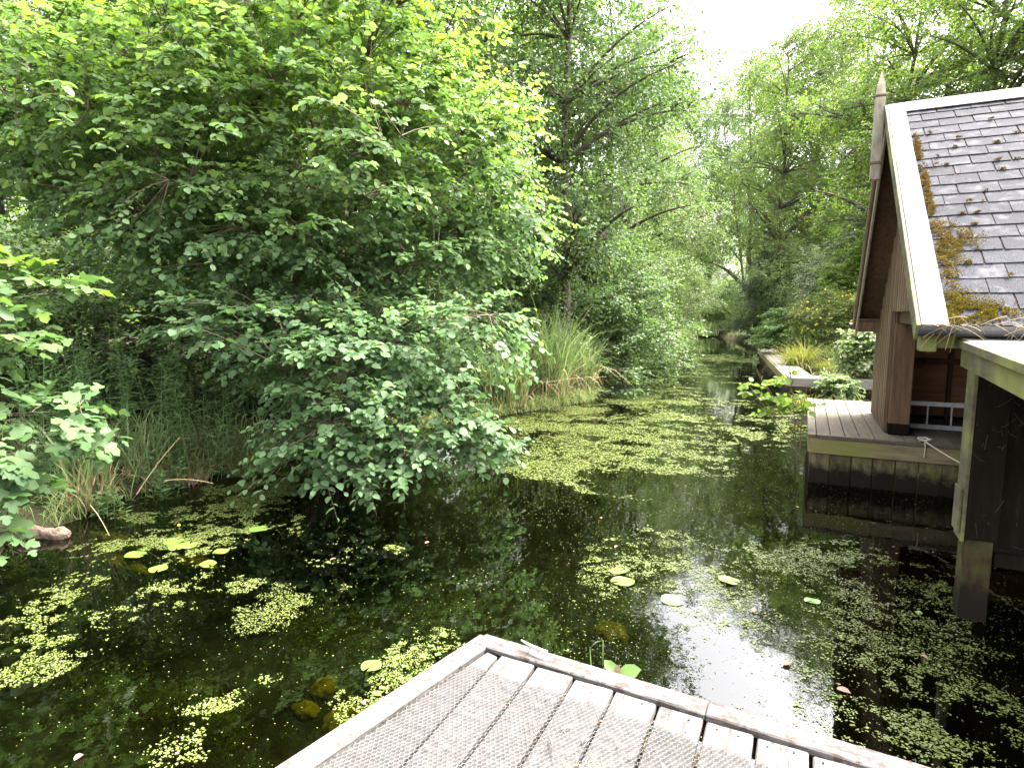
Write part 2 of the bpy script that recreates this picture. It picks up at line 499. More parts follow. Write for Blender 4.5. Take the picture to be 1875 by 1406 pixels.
def shingle_mat():
    m, nt, out = new_mat('asphalt_shingle')
    L = nt.links
    tc = N(nt, 'ShaderNodeTexCoord')
    oi = N(nt, 'ShaderNodeObjectInfo')
    n1 = N(nt, 'ShaderNodeTexNoise', i_Scale=160.0, i_Detail=2.0)
    L.new(tc.outputs['Object'], n1.inputs['Vector'])
    c = ramp(nt, n1.outputs['Fac'], [(0.3, (0.012, 0.012, 0.015)), (0.55, (0.029, 0.029, 0.035)), (0.75, (0.07, 0.07, 0.078))])
    n2 = N(nt, 'ShaderNodeTexNoise', i_Scale=9.0, i_Detail=4.0)
    a = N(nt, 'ShaderNodeVectorMath', operation='ADD')
    sc = N(nt, 'ShaderNodeVectorMath', operation='SCALE')
    sc.inputs[0].default_value = (31, 57, 11)
    L.new(oi.outputs['Random'], sc.inputs['Scale'])
    L.new(tc.outputs['Object'], a.inputs[0])
    L.new(sc.outputs[0], a.inputs[1])
    L.new(a.outputs[0], n2.inputs['Vector'])
    f = ramp(nt, n2.outputs['Fac'], [(0.52, 0.0), (0.70, 0.8)])
    c = mixc(nt, f, c, (0.075, 0.072, 0.073))
    v = N(nt, 'ShaderNodeMapRange')
    v.inputs[3].default_value = 0.8
    v.inputs[4].default_value = 1.2
    L.new(oi.outputs['Random'], v.inputs[0])
    hv = N(nt, 'ShaderNodeHueSaturation')
    L.new(v.outputs[0], hv.inputs['Value'])
    L.new(c, hv.inputs['Color'])
    p = N(nt, 'ShaderNodeBsdfPrincipled')
    p.inputs['Roughness'].default_value = 0.85
    p.inputs['Specular IOR Level'].default_value = 0.06
    L.new(hv.outputs[0], p.inputs['Base Color'])
    b = N(nt, 'ShaderNodeBump')
    b.inputs['Strength'].default_value = 0.5
    b.inputs['Distance'].default_value = 0.003
    L.new(n1.outputs['Fac'], b.inputs['Height'])
    L.new(b.outputs[0], p.inputs['Normal'])
    L.new(p.outputs[0], out.inputs[0])
    return m


M['shingle'] = shingle_mat()


def water_mat():
    m, nt, out = new_mat('pond_water')
    L = nt.links
    tc = N(nt, 'ShaderNodeTexCoord')
    n1 = N(nt, 'ShaderNodeTexNoise', i_Scale=2.2, i_Detail=3.0)
    n2 = N(nt, 'ShaderNodeTexNoise', i_Scale=14.0, i_Detail=2.0)
    L.new(tc.outputs['Object'], n1.inputs['Vector'])
    L.new(tc.outputs['Object'], n2.inputs['Vector'])
    b1 = N(nt, 'ShaderNodeBump')
    b1.inputs['Strength'].default_value = 0.05
    b1.inputs['Distance'].default_value = 0.05
    L.new(n1.outputs['Fac'], b1.inputs['Height'])
    b2 = N(nt, 'ShaderNodeBump')
    b2.inputs['Strength'].default_value = 0.03
    b2.inputs['Distance'].default_value = 0.01
    L.new(n2.outputs['Fac'], b2.inputs['Height'])
    L.new(b1.outputs[0], b2.inputs['Normal'])
    fr = N(nt, 'ShaderNodeFresnel')
    fr.inputs['IOR'].default_value = 1.68
    L.new(b2.outputs[0], fr.inputs['Normal'])
    g = N(nt, 'ShaderNodeBsdfGlossy')
    g.inputs['Roughness'].default_value = 0.012
    L.new(b2.outputs[0], g.inputs['Normal'])
    t = N(nt, 'ShaderNodeBsdfTransparent')
    t.inputs['Color'].default_value = (0.27, 0.29, 0.17, 1)
    mx = N(nt, 'ShaderNodeMixShader')
    L.new(fr.outputs[0], mx.inputs[0])
    L.new(t.outputs[0], mx.inputs[1])
    L.new(g.outputs[0], mx.inputs[2])
    L.new(mx.outputs[0], out.inputs[0])
    return m


M['water'] = water_mat()

# ------------------------------------------------------------------ ground and water
LBANK = np.array([(-7.6, -40), (-7.2, -3), (-7.06, 2.6), (-7.19, 3.75), (-7.5, 5.2), (-7.1, 6.2), (-6.9, 7.6), (-6.7, 9.5), (-6.1, 11.5),
                  (-4.9, 14.6), (-5.4, 18.5), (-5.9, 26), (-6.8, 38), (-8.0, 52), (-9.5, 62)])
RBANK = np.array([(2.9, -40), (2.9, 2.0), (5.2, 4.6), (5.2, 11.2), (2.1, 12.2), (1.75, 14.5), (1.9, 17.9), (0.15, 17.9), (-0.5, 24.0), (-1.5, 31.4), (-2.2, 36), (-3.2, 44), (-5.6, 54), (-8.5, 63)])


def creek_sd(x, y):
    """distance inside the creek (positive in water)"""
    xl = np.interp(y, LBANK[:, 1], LBANK[:, 0])
    poly = np.concatenate([LBANK, RBANK[::-1]])
    ins = np.zeros(x.shape, bool)
    d = np.full(x.shape, 1e9)
    n = len(poly)
    for i in range(n):
        a, b = poly[i], poly[(i + 1) % n]
        cond = ((a[1] > y) != (b[1] > y))
        with np.errstate(divide='ignore', invalid='ignore'):
            xi = (b[0] - a[0]) * (y - a[1]) / (b[1] - a[1] + 1e-12) + a[0]
        ins ^= cond & (x < xi)
        e = b - a
        t = np.clip(((x - a[0]) * e[0] + (y - a[1]) * e[1]) / (e @ e), 0, 1)
        d = np.minimum(d, np.hypot(x - a[0] - t * e[0], y - a[1] - t * e[1]))
    return np.where(ins, d, -d)


def ground_z(x, y):
    x, y = np.asarray(x, float), np.asarray(y, float)
    s = creek_sd(x, y)
    left = x < np.interp(y, LBANK[:, 1], LBANK[:, 0]) + 2.0
    top = np.where(left, 0.30, 0.50)
    land = top * (1 - np.exp(-np.maximum(-s, 0) / np.where(left, 0.5, 0.12))) + np.maximum(-s, 0) * 0.012
    land = land + (fbm(x * 0.8, y * 0.8, 3) - 0.5) * 0.16 * np.clip(-s, 0, 1)
    bed = -1.15 * (1 - np.exp(-np.maximum(s, 0) / 0.45))
    return np.where(s > 0, bed, land)


u = np.linspace(-1, 1, 231)
gx = np.sinh(u * 4.2) / math.sinh(4.2) * 420 - 2.0
gy = np.sinh(u * 4.2) / math.sinh(4.2) * 420 + 11.0
GX, GY = np.meshgrid(gx, gy)
GZ = ground_z(GX, GY)
nx = len(gx)
ii, jj = np.meshgrid(np.arange(nx - 1), np.arange(nx - 1))
q0 = (jj * nx + ii).ravel()
obj('ground', np.stack([GX, GY, GZ], -1).reshape(-1, 3), np.stack([q0, q0 + 1, q0 + nx + 1, q0 + nx], -1), M['ground'], smooth=True)['kind'] = 'structure'
obj('water', [(-60, -45, 0), (60, -45, 0), (60, 90, 0), (-60, 90, 0)], np.array([[0, 1, 2, 3]]), M['water'])['kind'] = 'structure'

# ------------------------------------------------------------------ near landing deck
DZ = 0.667
E_L = np.array([-1.41, 2.52])            # outer corner
deck = thing('landing_deck', 'weathered grey plank landing deck with chicken wire in the foreground', 'deck', (-0.6, 1.5, 0.0))
E2 = np.array([1.05, 2.40])


def edge_y(x): return 2.40 + (2.53 - 2.40) * (1.05 - x) / 2.46


def left_x(y): return -1.41 - 0.205 * (2.52 - y)


px0 = -1.235
for i in range(13):
    x0, x1 = px0 + 0.191 * i + 0.006, px0 + 0.191 * (i + 1) - 0.008
    ye = edge_y((x0 + x1) / 2) - 0.098 - rng.uniform(0, 0.006)
    zt = DZ + rng.uniform(-0.004, 0.003)
    board('plank', M['deck'], deck, (x0, 0.0, zt - 0.035), (x1 - x0, 0, 0), (0, ye, 0), (0, 0, 0.035), 0.005, 0.0012)
# cut plank by the slanting left side
for nm, (a, b, c, d) in (('plank', ((left_x(2.42) + 0.125, 2.415), (px0 - 0.008, 2.40), (px0 - 0.008, 0.0), (left_x(0.0) + 0.125, 0.0))),
                         ):
    V = np.array([(*a, 0), (*b, 0), (*c, 0), (*d, 0)])
    V8 = np.concatenate([V + (0, 0, DZ - 0.035), V + (0, 0, DZ - 0.001)]) - np.array(origin(deck))
    me = bevel_mesh(V8, BOXF, 0.004)
    me.materials.append(M['deck'])
    link(nm, me, deck)
for (xa, xb) in ((-1.385, -0.285), (-0.282, 0.62), (0.623, 1.3)):      # boards along the water's edge
    ya, yb = edge_y(xa), edge_y(xb)
    board('edge_board', M['deck_edge'], deck, (xa, ya - 0.095, DZ - 0.030 + 0.012), (xb - xa, yb - ya, 0), (0, 0.085, 0), (0, 0, 0.033), 0.006, 0.0015)
    board('fascia_board', M['deck_edge'], deck, (xa, ya - 0.008, DZ - 0.175), (xb - xa, yb - ya, 0), (0, 0.03, 0), (0, 0, 0.18), 0.004)
V = np.array([(left_x(2.53), 2.53, 0), (left_x(2.53) + 0.10, 2.50, 0), (left_x(0.0) + 0.12, 0.0, 0), (left_x(0.0), 0.0, 0)])
V8 = np.concatenate([V + (0, 0, DZ - 0.025), V + (0, 0, DZ + 0.010)]) - np.array(origin(deck))
me = bevel_mesh(V8, BOXF, 0.006)
me.materials.append(M['deck_side'])
link('side_board', me, deck)
V = np.array([(left_x(2.51) - 0.004, 2.51, 0), (left_x(2.51) + 0.03, 2.51, 0), (left_x(0.0) + 0.03, 0.0, 0), (left_x(0.0) - 0.004, 0.0, 0)])
V8 = np.concatenate([V + (0, 0, DZ - 0.19), V + (0, 0, DZ - 0.028)]) - np.array(origin(deck))
me = bevel_mesh(V8, BOXF, 0.004)
me.materials.append(M['deck_side'])
link('fascia_board', me, deck)
for yy in (0.4, 1.3, 2.2):
    bx('joist', M['pile'], deck, (left_x(yy) + 0.06, 1.25), (yy - 0.05, yy + 0.03), (DZ - 0.20, DZ - 0.045))
for xx, yy in ((-1.3, 2.3), (0.9, 2.25), (-1.6, 0.5), (0.9, 0.5)):
    bx('support_post', M['pile'], deck, (xx - 0.06, xx + 0.06), (yy - 0.06, yy + 0.06), (-1.3, DZ - 0.21))


def wire_mesh():
    s = 0.0118
    hx, hy = s * math.sqrt(3), s * 1.5
    P, Q = [], []
    for j in range(int(1.2 / hy)):
        y = 1.10 + j * hy
        n = int(2.7 / hx)
        k = np.arange(n)
        x = -1.62 + (k + (0.5 if j % 2 else 0)) * hx
        a = np.stack([x, np.full(n, y - s / 2)], -1)          # vertical side
        b = np.stack([x, np.full(n, y + s / 2)], -1)
        c1 = np.stack([x + hx / 2, np.full(n, y + s)], -1)
        c2 = np.stack([x - hx / 2, np.full(n, y + s)], -1)
        P += [a, b, b]
        Q += [b, c1, c2]
    P, Q = np.concatenate(P), np.concatenate(Q)
    lim = np.array([edge_y(v) for v in P[:, 0]]) - 0.235 + 0.02 * np.sin(P[:, 0] * 7)
    ok = (P[:, 1] < lim) & (P[:, 0] > left_x(P[:, 1]) + 0.13) & (P[:, 0] < 0.95)
    P, Q = P[ok], Q[ok]
    def warp(A):
        z = DZ + 0.0045 + 0.004 * fbm(A[:, 0] * 6, A[:, 1] * 6, 5)
        dx = 0.004 * (fbm(A[:, 0] * 9, A[:, 1] * 9, 11) - 0.5)
        dy = 0.004 * (fbm(A[:, 0] * 9, A[:, 1] * 9, 12) - 0.5)
        return np.stack([A[:, 0] + dx, A[:, 1] + dy, z], -1)
    seg = np.stack([warp(P), warp(Q)], 1)
    V, q = tubes(seg, 0.0009, 3)
    return V, q


V, q = wire_mesh()
obj('wire_mesh', V, q, M['wire'], deck, kind='stuff')
mbn = MB()
for i in range(12):
    for dx in (0.05, 0.135):
        cx0 = px0 + 0.191 * i + dx + rng.normal(0, 0.006)
        c = np.array([cx0, edge_y(cx0) - 0.135 + rng.normal(0, 0.006), DZ - 0.002])
        V, qd = tubes(np.array([[c, c + (0, 0, 0.005)]]), 0.0042, 6)
        mbn.add(V, qd)
        mbn.add(V[6:], np.array([[0, 1, 2, 3], [0, 3, 4, 5]]))
mbn.build('nail_heads', M['bark'], deck, kind='stuff')
# galvanised cleat on the edge board
cy_ = edge_y(-1.08) - 0.045
cdir = np.array([0.95, -0.20, 0.0])
cdir /= np.linalg.norm(cdir)
ctr = np.array([-1.08, cy_, DZ + 0.018])
t = np.linspace(-1, 1, 9)
horn = ctr + np.outer(t * 0.078, cdir) + np.outer(0.034 + 0.008 * t ** 2, (0, 0, 1))
mb = MB()
mb.add(*tubes(horn[None], (0.008 - 0.004 * np.abs(t) ** 1.5)[None], 8))
for s_ in (-0.024, 0.024):
    leg = ctr + np.outer([1, 1, 1], cdir * s_) + np.outer((0, 0.018, 0.036), (0, 0, 1))
    mb.add(*tubes(leg[None], np.array([[0.012, 0.007, 0.008]]), 8))
mb.add(frame_box(ctr - cdir * 0.042 + np.array([0.004, -0.014, -0.004]), cdir * 0.084, (0.006, 0.028, 0), (0, 0, 0.006)), BOXF)
mb.build('mooring_cleat', M['metal'], deck, smooth=True)

# ------------------------------------------------------------------ boathouse
bh = thing('boathouse', 'brown timber boathouse with mossy grey shingle roof and pale edge boards', 'boathouse', (1.1, 8.5, 0.0))
XV, XW = 0.74, 1.08             # verge plane, gable wall plane
YN, YR, YF = 5.15, 8.62, 11.35  # near eave, ridge, far eave
ZN, ZR, ZF = 2.20, 4.70, 2.06
XE = 5.4                        # far end along the ridge
slope = np.array([0, YR - YN, ZR - ZN])
sl_len = np.linalg.norm(slope)
sdir = slope / sl_len
snor = np.array([0, -sdir[2], sdir[1]])
EX = np.array([1.0, 0, 0])
fsl = np.array([0, YR - YF, ZR - ZF])
f_len = np.linalg.norm(fsl)
fdir = fsl / f_len
fnor = np.array([0, -fdir[2], fdir[1]]) * -1.0
# near slope
roof = board('roof_deck', M['brown'], bh, np.array([XV + 0.03, YN, ZN]) - snor * 0.03, EX * (XE - XV), sdir * sl_len, snor * 0.026, 0.003)
ro = np.array(origin(roof))
NROW = 21
ex = (sl_len - 0.16) / NROW
tabw = 0.305
sh_meshes = []
for k in range(5):
    w = tabw - 0.007 - 0.006 * (k % 2)
    # curling tab: thin wedge with a worn lower edge
    nseg = 4
    xs = np.linspace(0, w, nseg)
    low = rng.normal(0, 0.003, nseg)
    Vt = []
    for j, x in enumerate(xs): Vt.append((x, low[j] - 0.012, 0.010 + rng.uniform(0, 0.003)))
    for j, x in enumerate(xs): Vt.append((x, ex * 1.05, 0.002))
    for j, x in enumerate(xs): Vt.append((x, low[j] - 0.012, 0.002))
    f = []
    for j in range(nseg - 1):
        f.append((j, j + 1, nseg + j + 1, nseg + j))
        f.append((2 * nseg + j, 2 * nseg + j + 1, j + 1, j))
    f += [(0, nseg, 2 * nseg, 2 * nseg), (nseg - 1, 3 * nseg - 1, 2 * nseg - 1, 2 * nseg - 1)]
    quads = np.array([g for g in f if len(set(g)) == 4])
    tris = np.array([(0, nseg, 2 * nseg), (nseg - 1, 3 * nseg - 1, 2 * nseg - 1)])
    sh_meshes.append(mesh_np('shingle', np.array(Vt), [quads, tris], M['shingle']))
Rm = Matrix((tuple(EX), tuple(sdir), tuple(snor))).transposed()
for r_ in range(NROW):
    off = (r_ % 2) * tabw * 0.5 + rng.uniform(-0.02, 0.02)
    y = 0.02 + r_ * ex
    x = XV + 0.155 - off
    while x < 3.3:
        me = sh_meshes[rng.integers(0, 5)]
        p = np.array([x, YN, ZN]) + sdir * (y + rng.normal(0, 0.003)) + snor * (0.002 + 0.0008 * (r_ % 3))
        o = link('shingle', me, roof, p - ro)
        o.rotation_euler = Rm.to_euler()
        o.rotation_euler.rotate_axis('Z', rng.normal(0, 0.004))
        x += tabw
# rest of the slope out of sight to the right: one plain sheet of shingles
board('shingle_sheet', M['shingle'], roof, np.array([3.35, YN + 0.01, ZN + 0.002]), EX * (XE - 3.4), sdir * (sl_len - 0.1), snor * 0.012, 0.002)


def on_slope(x, d, h=0.0):
    return np.array([x, YN, ZN]) + sdir * d + snor * h


# pale verge board lying along the edge of the slope, ridge capping, fascia under it
board('verge_board', M['paleboard'], bh, on_slope(XV, -0.03, 0.017), EX * 0.165, sdir * (sl_len + 0.02), snor * 0.022, 0.004)
board('verge_trim', M['greenwood'], bh, on_slope(XV - 0.028, -0.03, -0.10), EX * 0.026, sdir * (sl_len + 0.02), snor * 0.135, 0.004)
for xa in np.arange(XV + 0.168, XE, 1.25):
    board('ridge_cap', M['paleboard'], bh, on_slope(xa + 0.002, sl_len - 0.27, 0.020 + 0.001 * rng.random()), EX * 1.246, sdir * 0.28, snor * 0.014, 0.003)
board('ridge_cap', M['paleboard'], bh, np.array([XV + 0.25, YR, ZR + 0.02]), EX * (XE - XV - 0.3), -fdir * 0.17, fnor * 0.014, 0.003)
# nail heads on the verge board
mbn = MB()
for d, x in ((3.2, 0.047), (2.95, 0.133), (2.75, 0.039), (2.62, 0.094), (2.15, 0.109), (1.75, 0.133), (1.6, 0.070), (1.3, 0.094), (0.95, 0.101), (0.78, 0.078), (0.55, 0.109), (0.4, 0.117), (0.2, 0.094)):
    c = on_slope(XV + x, d, 0.040)
    seg = np.array([c, c + snor * 0.003])
    V, qd = tubes(seg[None], 0.008, 8)
    mbn.add(V, qd)
    mbn.add(np.array([V[8 + i] for i in range(8)]), np.array([[0, 1, 2, 3], [0, 3, 4, 7], [4, 5, 6, 7]]))
mbn.build('nail_heads', M['metal'], bh, kind='stuff')
# far slope (outer sheet, soffit lining and bargeboards)
fo = np.array([XV + 0.03, YF, ZF])
board('far_roof_slope', M['shingle'], bh, fo + fnor * 0.004, EX * (XE - XV), fdir * (f_len - 0.01), fnor * 0.03, 0.003)
for k in range(7):                                  # boarded soffit under the overhang
    a, b = k * f_len / 7, (k + 1) * f_len / 7
    board('soffit_board', M['brown'], bh, fo + fdir * (a + 0.003) + fnor * -0.02, EX * 0.42, fdir * (b - a - 0.006), fnor * 0.02, 0.002)
for k in range(7):
    a, b = k * sl_len / 7, (k + 1) * sl_len / 7
    board('soffit_board', M['brown'], bh, np.array([XV + 0.03, YN, ZN]) + sdir * (a + 0.003) - snor * 0.055, EX * 0.42, sdir * (b - a - 0.006), snor * 0.02, 0.002)
board('bargeboard', M['barge'], bh, fo + EX * -0.03 + fnor * -0.17 - fdir * 0.05, EX * 0.028, fdir * (f_len - 0.02), fnor * 0.12, 0.004)
board('bargeboard', M['brown'], bh, fo + EX * -0.055 + fnor * -0.045 - fdir * 0.02, EX * 0.055, fdir * (f_len - 0.02), fnor * 0.06, 0.004)
board('verge_strip', M['barge'], bh, fo + EX * -0.075 + fnor * 0.020 - fdir * 0.02, EX * 0.075, fdir * (f_len - 0.0), fnor * 0.022, 0.003)
bx('eave_box', M['brown'], bh, (XV + 0.01, XW - 0.003), (YF - 0.50, YF - 0.02), (ZF - 0.06, ZF + 0.10), 0.004)
bx('eave_moulding', M['brown'], bh, (XV + 0.002, XW - 0.003), (YF - 0.52, YF - 0.30), (ZF + 0.105, ZF + 0.14), 0.004)
mbg = MB()
mbg.add(*tubes(np.array([[(XV - 0.08, YF + 0.05, ZF + 0.02), (XE, YF + 0.05, ZF + 0.0)]]), 0.055, 10))
mbg.build('far_gutter', M['gutter'], bh, smooth=True)
# finial: square post with chamfered spike
fx, fy = XV - 0.075, YR + 0.02
fin = bx('finial', M['barge'], bh, (fx - 0.055, fx + 0.05), (fy - 0.05, fy + 0.05), (ZR - 0.82, ZR + 0.13), 0.006)
fo_ = np.array(origin(fin))
bx('collar', M['clad'], fin, (fx - 0.064, fx + 0.059), (fy - 0.059, fy + 0.059), (ZR + 0.133, ZR + 0.155), 0.004)
bx('collar', M['clad'], fin, (fx - 0.064, fx + 0.059), (fy - 0.059, fy + 0.059), (ZR - 0.64, ZR - 0.61), 0.004)
mbs = MB()
s0, s1 = 0.050, 0.006
zz0, zz1, zz2 = ZR + 0.158, ZR + 0.27, ZR + 0.42
mbs.add(np.array([(fx - s0, fy - s0, zz0), (fx + s0, fy - s0, zz0), (fx + s0, fy + s0, zz0), (fx - s0, fy + s0, zz0),
                  (fx - .04, fy - .04, zz1), (fx + .04, fy - .04, zz1), (fx + .04, fy + .04, zz1), (fx - .04, fy + .04, zz1),
                  (fx - s1, fy - s1, zz2), (fx + s1, fy - s1, zz2), (fx + s1, fy + s1, zz2), (fx - s1, fy + s1, zz2)]),
        np.array([[0, 3, 2, 1], [0, 1, 5, 4], [1, 2, 6, 5], [2, 3, 7, 6], [3, 0, 4, 7], [4, 5, 9, 8], [5, 6, 10, 9], [6, 7, 11, 10], [7, 4, 8, 11], [8, 9, 10, 11]]))
mbs.build('spike', M['barge'], fin)
# gable cladding: vertical ribs, each a board
ZLINT = 2.33
JY0, JY1 = 9.40, 11.12


def gable_top(y):
    return (ZN + (y - YN) * (ZR - ZN) / (YR - YN) if y < YR else ZF + (YF - y) * (ZR - ZF) / (YF - YR)) - 0.13


bx('gable_backing', M['brown'], bh, (XW + 0.005, XW + 0.03), (JY0 + 0.02, JY1), (0.70, ZLINT), 0.002)
V = np.array([(XW + 0.005, 5.5, ZLINT), (XW + 0.005, JY1 - 0.05, ZLINT), (XW + 0.005, YR, gable_top(YR)), (XW + 0.03, 5.5, ZLINT), (XW + 0.03, JY1 - 0.05, ZLINT), (XW + 0.03, YR, gable_top(YR))])
obj('gable_backing', V, [np.array([[0, 1, 2], [3, 5, 4]]), np.array([[0, 3, 4, 1], [1, 4, 5, 2], [2, 5, 3, 0]])], M['brown'], bh)
y = 5.72
while y < JY1:
    w = 0.20
    low = ZLINT - 0.02 if y < JY0 else 0.69
    hi = min(gable_top(y), gable_top(y + w))
    if hi > low + 0.05:
        board('cladding_board', M['clad'], bh, (XW - 0.048, y, low), (0.052, 0, 0), (0, w - 0.085, 0), (0, 0, hi - low), 0.006, 0.001)
    y += w
bx('lintel_beam', M['brown'], bh, (XW + 0.035, XW + 0.20), (5.6, JY1), (ZLINT - 0.17, ZLINT - 0.004))
bx('jamb_post', M['brown'], bh, (XW + 0.0, XW + 0.235), (JY0 - 0.03, JY0 + 0.12), (0.82, ZLINT - 0.175), 0.006)
bx('jamb_plinth', M['black'], bh, (XW - 0.004, XW + 0.24), (JY0 - 0.035, JY0 + 0.125), (0.672, 0.816), 0.006)
# near corner post on its footing
PX0, PX1, PY0, PY1 = 1.155, 1.33, 5.36, 5.56
bx('corner_post', M['post'], bh, (PX0, PX1), (PY0, PY1), (-1.2, 0.62), 0.010, 0.002)
bx('corner_post', M['black'], bh, (PX0 - 0.004, PX1 + 0.02), (PY0 - 0.01, PY1 - 0.04), (0.625, 2.03), 0.006)
bx('corner_trim', M['greenwood'], bh, (PX0 - 0.03, PX0 - 0.006), (PY0 - 0.012, PY1 + 0.02), (0.60, 2.03), 0.004)
bx('splice_board', M['greenwood'], bh, (PX0 - 0.052, PX0 - 0.032), (PY0 + 0.01, PY1 - 0.01), (0.66, 1.00), 0.004)
# black boarded side wall with cover battens
x = PX1 + 0.025
while x < XE:
    bx('wall_panel', M['black'], bh, (x, x + 0.215), (5.47, 5.495), (0.55, 1.98), 0.003)
    bx('batten', M['black'], bh, (x + 0.19, x + 0.24), (5.435, 5.467), (0.53, 1.98), 0.004)
    x += 0.22
bx('wall_rail', M['black'], bh, (PX1 + 0.022, XE), (5.40, 5.432), (1.66, 1.80), 0.004)
bx('sill_rail', M['black'], bh, (PX1 + 0.022, XE), (5.41, 5.56), (0.42, 0.527), 0.004)
bx('eave_plate', M['greenwood'], bh, (XV + 0.12, XE), (5.24, 5.36), (2.045, 2.14), 0.004)
bx('eave_block', M['greenwood'], bh, (XV + 0.02, XV + 0.115), (5.19, 5.38), (2.02, 2.135), 0.004)
# gutter: half-round channel with end cap
ang = np.linspace(math.pi, 2 * math.pi, 9)
ga, gb = XV - 0.02, XE
prof = np.stack([5.085 + 0.058 * np.cos(ang), 2.205 + 0.068 * np.sin(ang)], -1)
prof_i = np.stack([5.085 + 0.052 * np.cos(ang[::-1]), 2.205 + 0.060 * np.sin(ang[::-1])], -1)
pr = np.concatenate([prof, prof_i])
n = len(pr)
V = np.concatenate([np.stack([np.full(n, gx_), pr[:, 0], pr[:, 1]], -1) for gx_ in (ga, gb)])
fq = [(i, (i + 1) % n, n + (i + 1) % n, n + i) for i in range(n)]
capf = [(i, i + 1, n - 2 - i, n - 1 - i) for i in range(8)]
gut = obj('gutter', V, np.array(fq + capf), M['gutter'], bh, smooth=False)
mbx = MB()
Vc = np.stack([np.full(9, ga - 0.006), 5.085 + 0.064 * np.cos(ang), 2.207 + 0.074 * np.sin(ang)], -1)
Vc2 = Vc + np.array([0.02, 0, 0])
mbx.add(np.concatenate([Vc, Vc2]), [np.array([[i, i + 1, 9 + i + 1, 9 + i] for i in range(8)]), np.array([[0, 1, 7, 8], [1, 2, 6, 7], [2, 3, 5, 6]]), np.array([[3, 4, 5]])])
mbx.build('end_cap', M['gutter'], gut)
# lean-to: flat felted roof reaching towards the landing, fascia and beam
LX = 1.00
lt = board('lean_to_roof', M['felt'], bh, (LX, 3.25, 2.016), (2.9, 0, 0), (0, 2.00, 0.084), (0, 0, 0.02), 0.004)
board('edge_strip', M['greenwood'], lt, (LX - 0.03, 3.23, 1.976), (0.027, 0, 0), (0, 2.06, 0.084), (0, 0, 0.055), 0.004)
board('side_fascia', M['greenwood'], lt, (LX + 0.012, 3.25, 1.836), (0.03, 0, 0), (0, 2.00, 0.084), (0, 0, 0.125), 0.004)
board('front_fascia', M['greenwood'], lt, (LX + 0.05, 3.21, 1.851), (2.8, 0, 0), (0, 0.03, 0), (0, 0, 0.15), 0.004)
for xx in (1.9, 2.8, 3.7):
    board('rafter', M['black'], lt, (xx, 3.3, 1.891), (0.05, 0, 0), (0, 1.9, 0.08), (0, 0, 0.11), 0.004)
bx('porch_post', M['post'], bh, (3.70, 3.84), (3.26, 3.40), (0.3, 1.84), 0.006)
# inside: far long wall in plywood panels with studs and rails, back wall, side lining
bx('far_wall_lining', M['black'], bh, (XW + 0.06, XE), (JY1 - 0.02, JY1 + 0.02), (0.60, 2.15), 0.003)
for i, xx in enumerate(np.arange(XW + 0.32, XE - 0.5, 0.62)):
    bx('plywood_panel', M['ply'], bh, (xx + 0.03, xx + 0.585), (JY1 - 0.05, JY1 - 0.024), (0.72, 1.52), 0.003)
    bx('plywood_panel', M['ply'], bh, (xx + 0.03, xx + 0.585), (JY1 - 0.05, JY1 - 0.024), (1.60, 2.10), 0.003)
    bx('stud', M['brown'], bh, (xx - 0.025, xx + 0.025), (JY1 - 0.09, JY1 - 0.024), (0.672, 2.14), 0.003)
bx('wall_rail', M['brown'], bh, (XW + 0.24, XE - 0.05), (JY1 - 0.12, JY1 - 0.093), (1.53, 1.60), 0.003)
bx('end_wall', M['black'], bh, (XE - 0.02, XE + 0.04), (5.5, JY1), (-0.6, 4.0), 0.003)

# straw and cobweb caught on the gutter
mb = MB()
for k in range(34):
    p0 = np.array([XV + rng.uniform(0.0, 0.75), 5.03 + rng.uniform(-0.02, 0.04), 2.215])
    d = np.array([rng.uniform(-0.22, 0.22), rng.uniform(-0.06, 0.02), rng.uniform(-0.22, 0.08)])
    c = p0 + d * 0.5 + np.array([0, -0.02, rng.uniform(0.0, 0.06)])
    mb.add(*tubes(bez(p0[None], c[None], (p0 + d)[None], 6), 0.0016, 3))
mb.build('caught_straw', M['straw'], bh, kind='stuff')
mb = MB()
for k in range(60):
    z0 = rng.uniform(0.66, 1.98)
    p0 = np.array([rng.uniform(PX0 - 0.0, PX1 + 0.45), 5.34, z0])
    if rng.random() < 0.5: p0[2] = rng.choice([0.68, 1.75, 1.45]) + rng.normal(0, 0.05)
    d = np.array([rng.uniform(-0.1, 0.1), rng.uniform(-0.01, 0.05), rng.uniform(-0.12, 0.12)])
    mb.add(*tubes(bez(p0[None], (p0 + d * 0.5 - np.array([0, 0, 0.02]))[None], (p0 + d)[None], 5), 0.0004, 3))
mb.build('cobweb', M['web'], bh, kind='stuff')

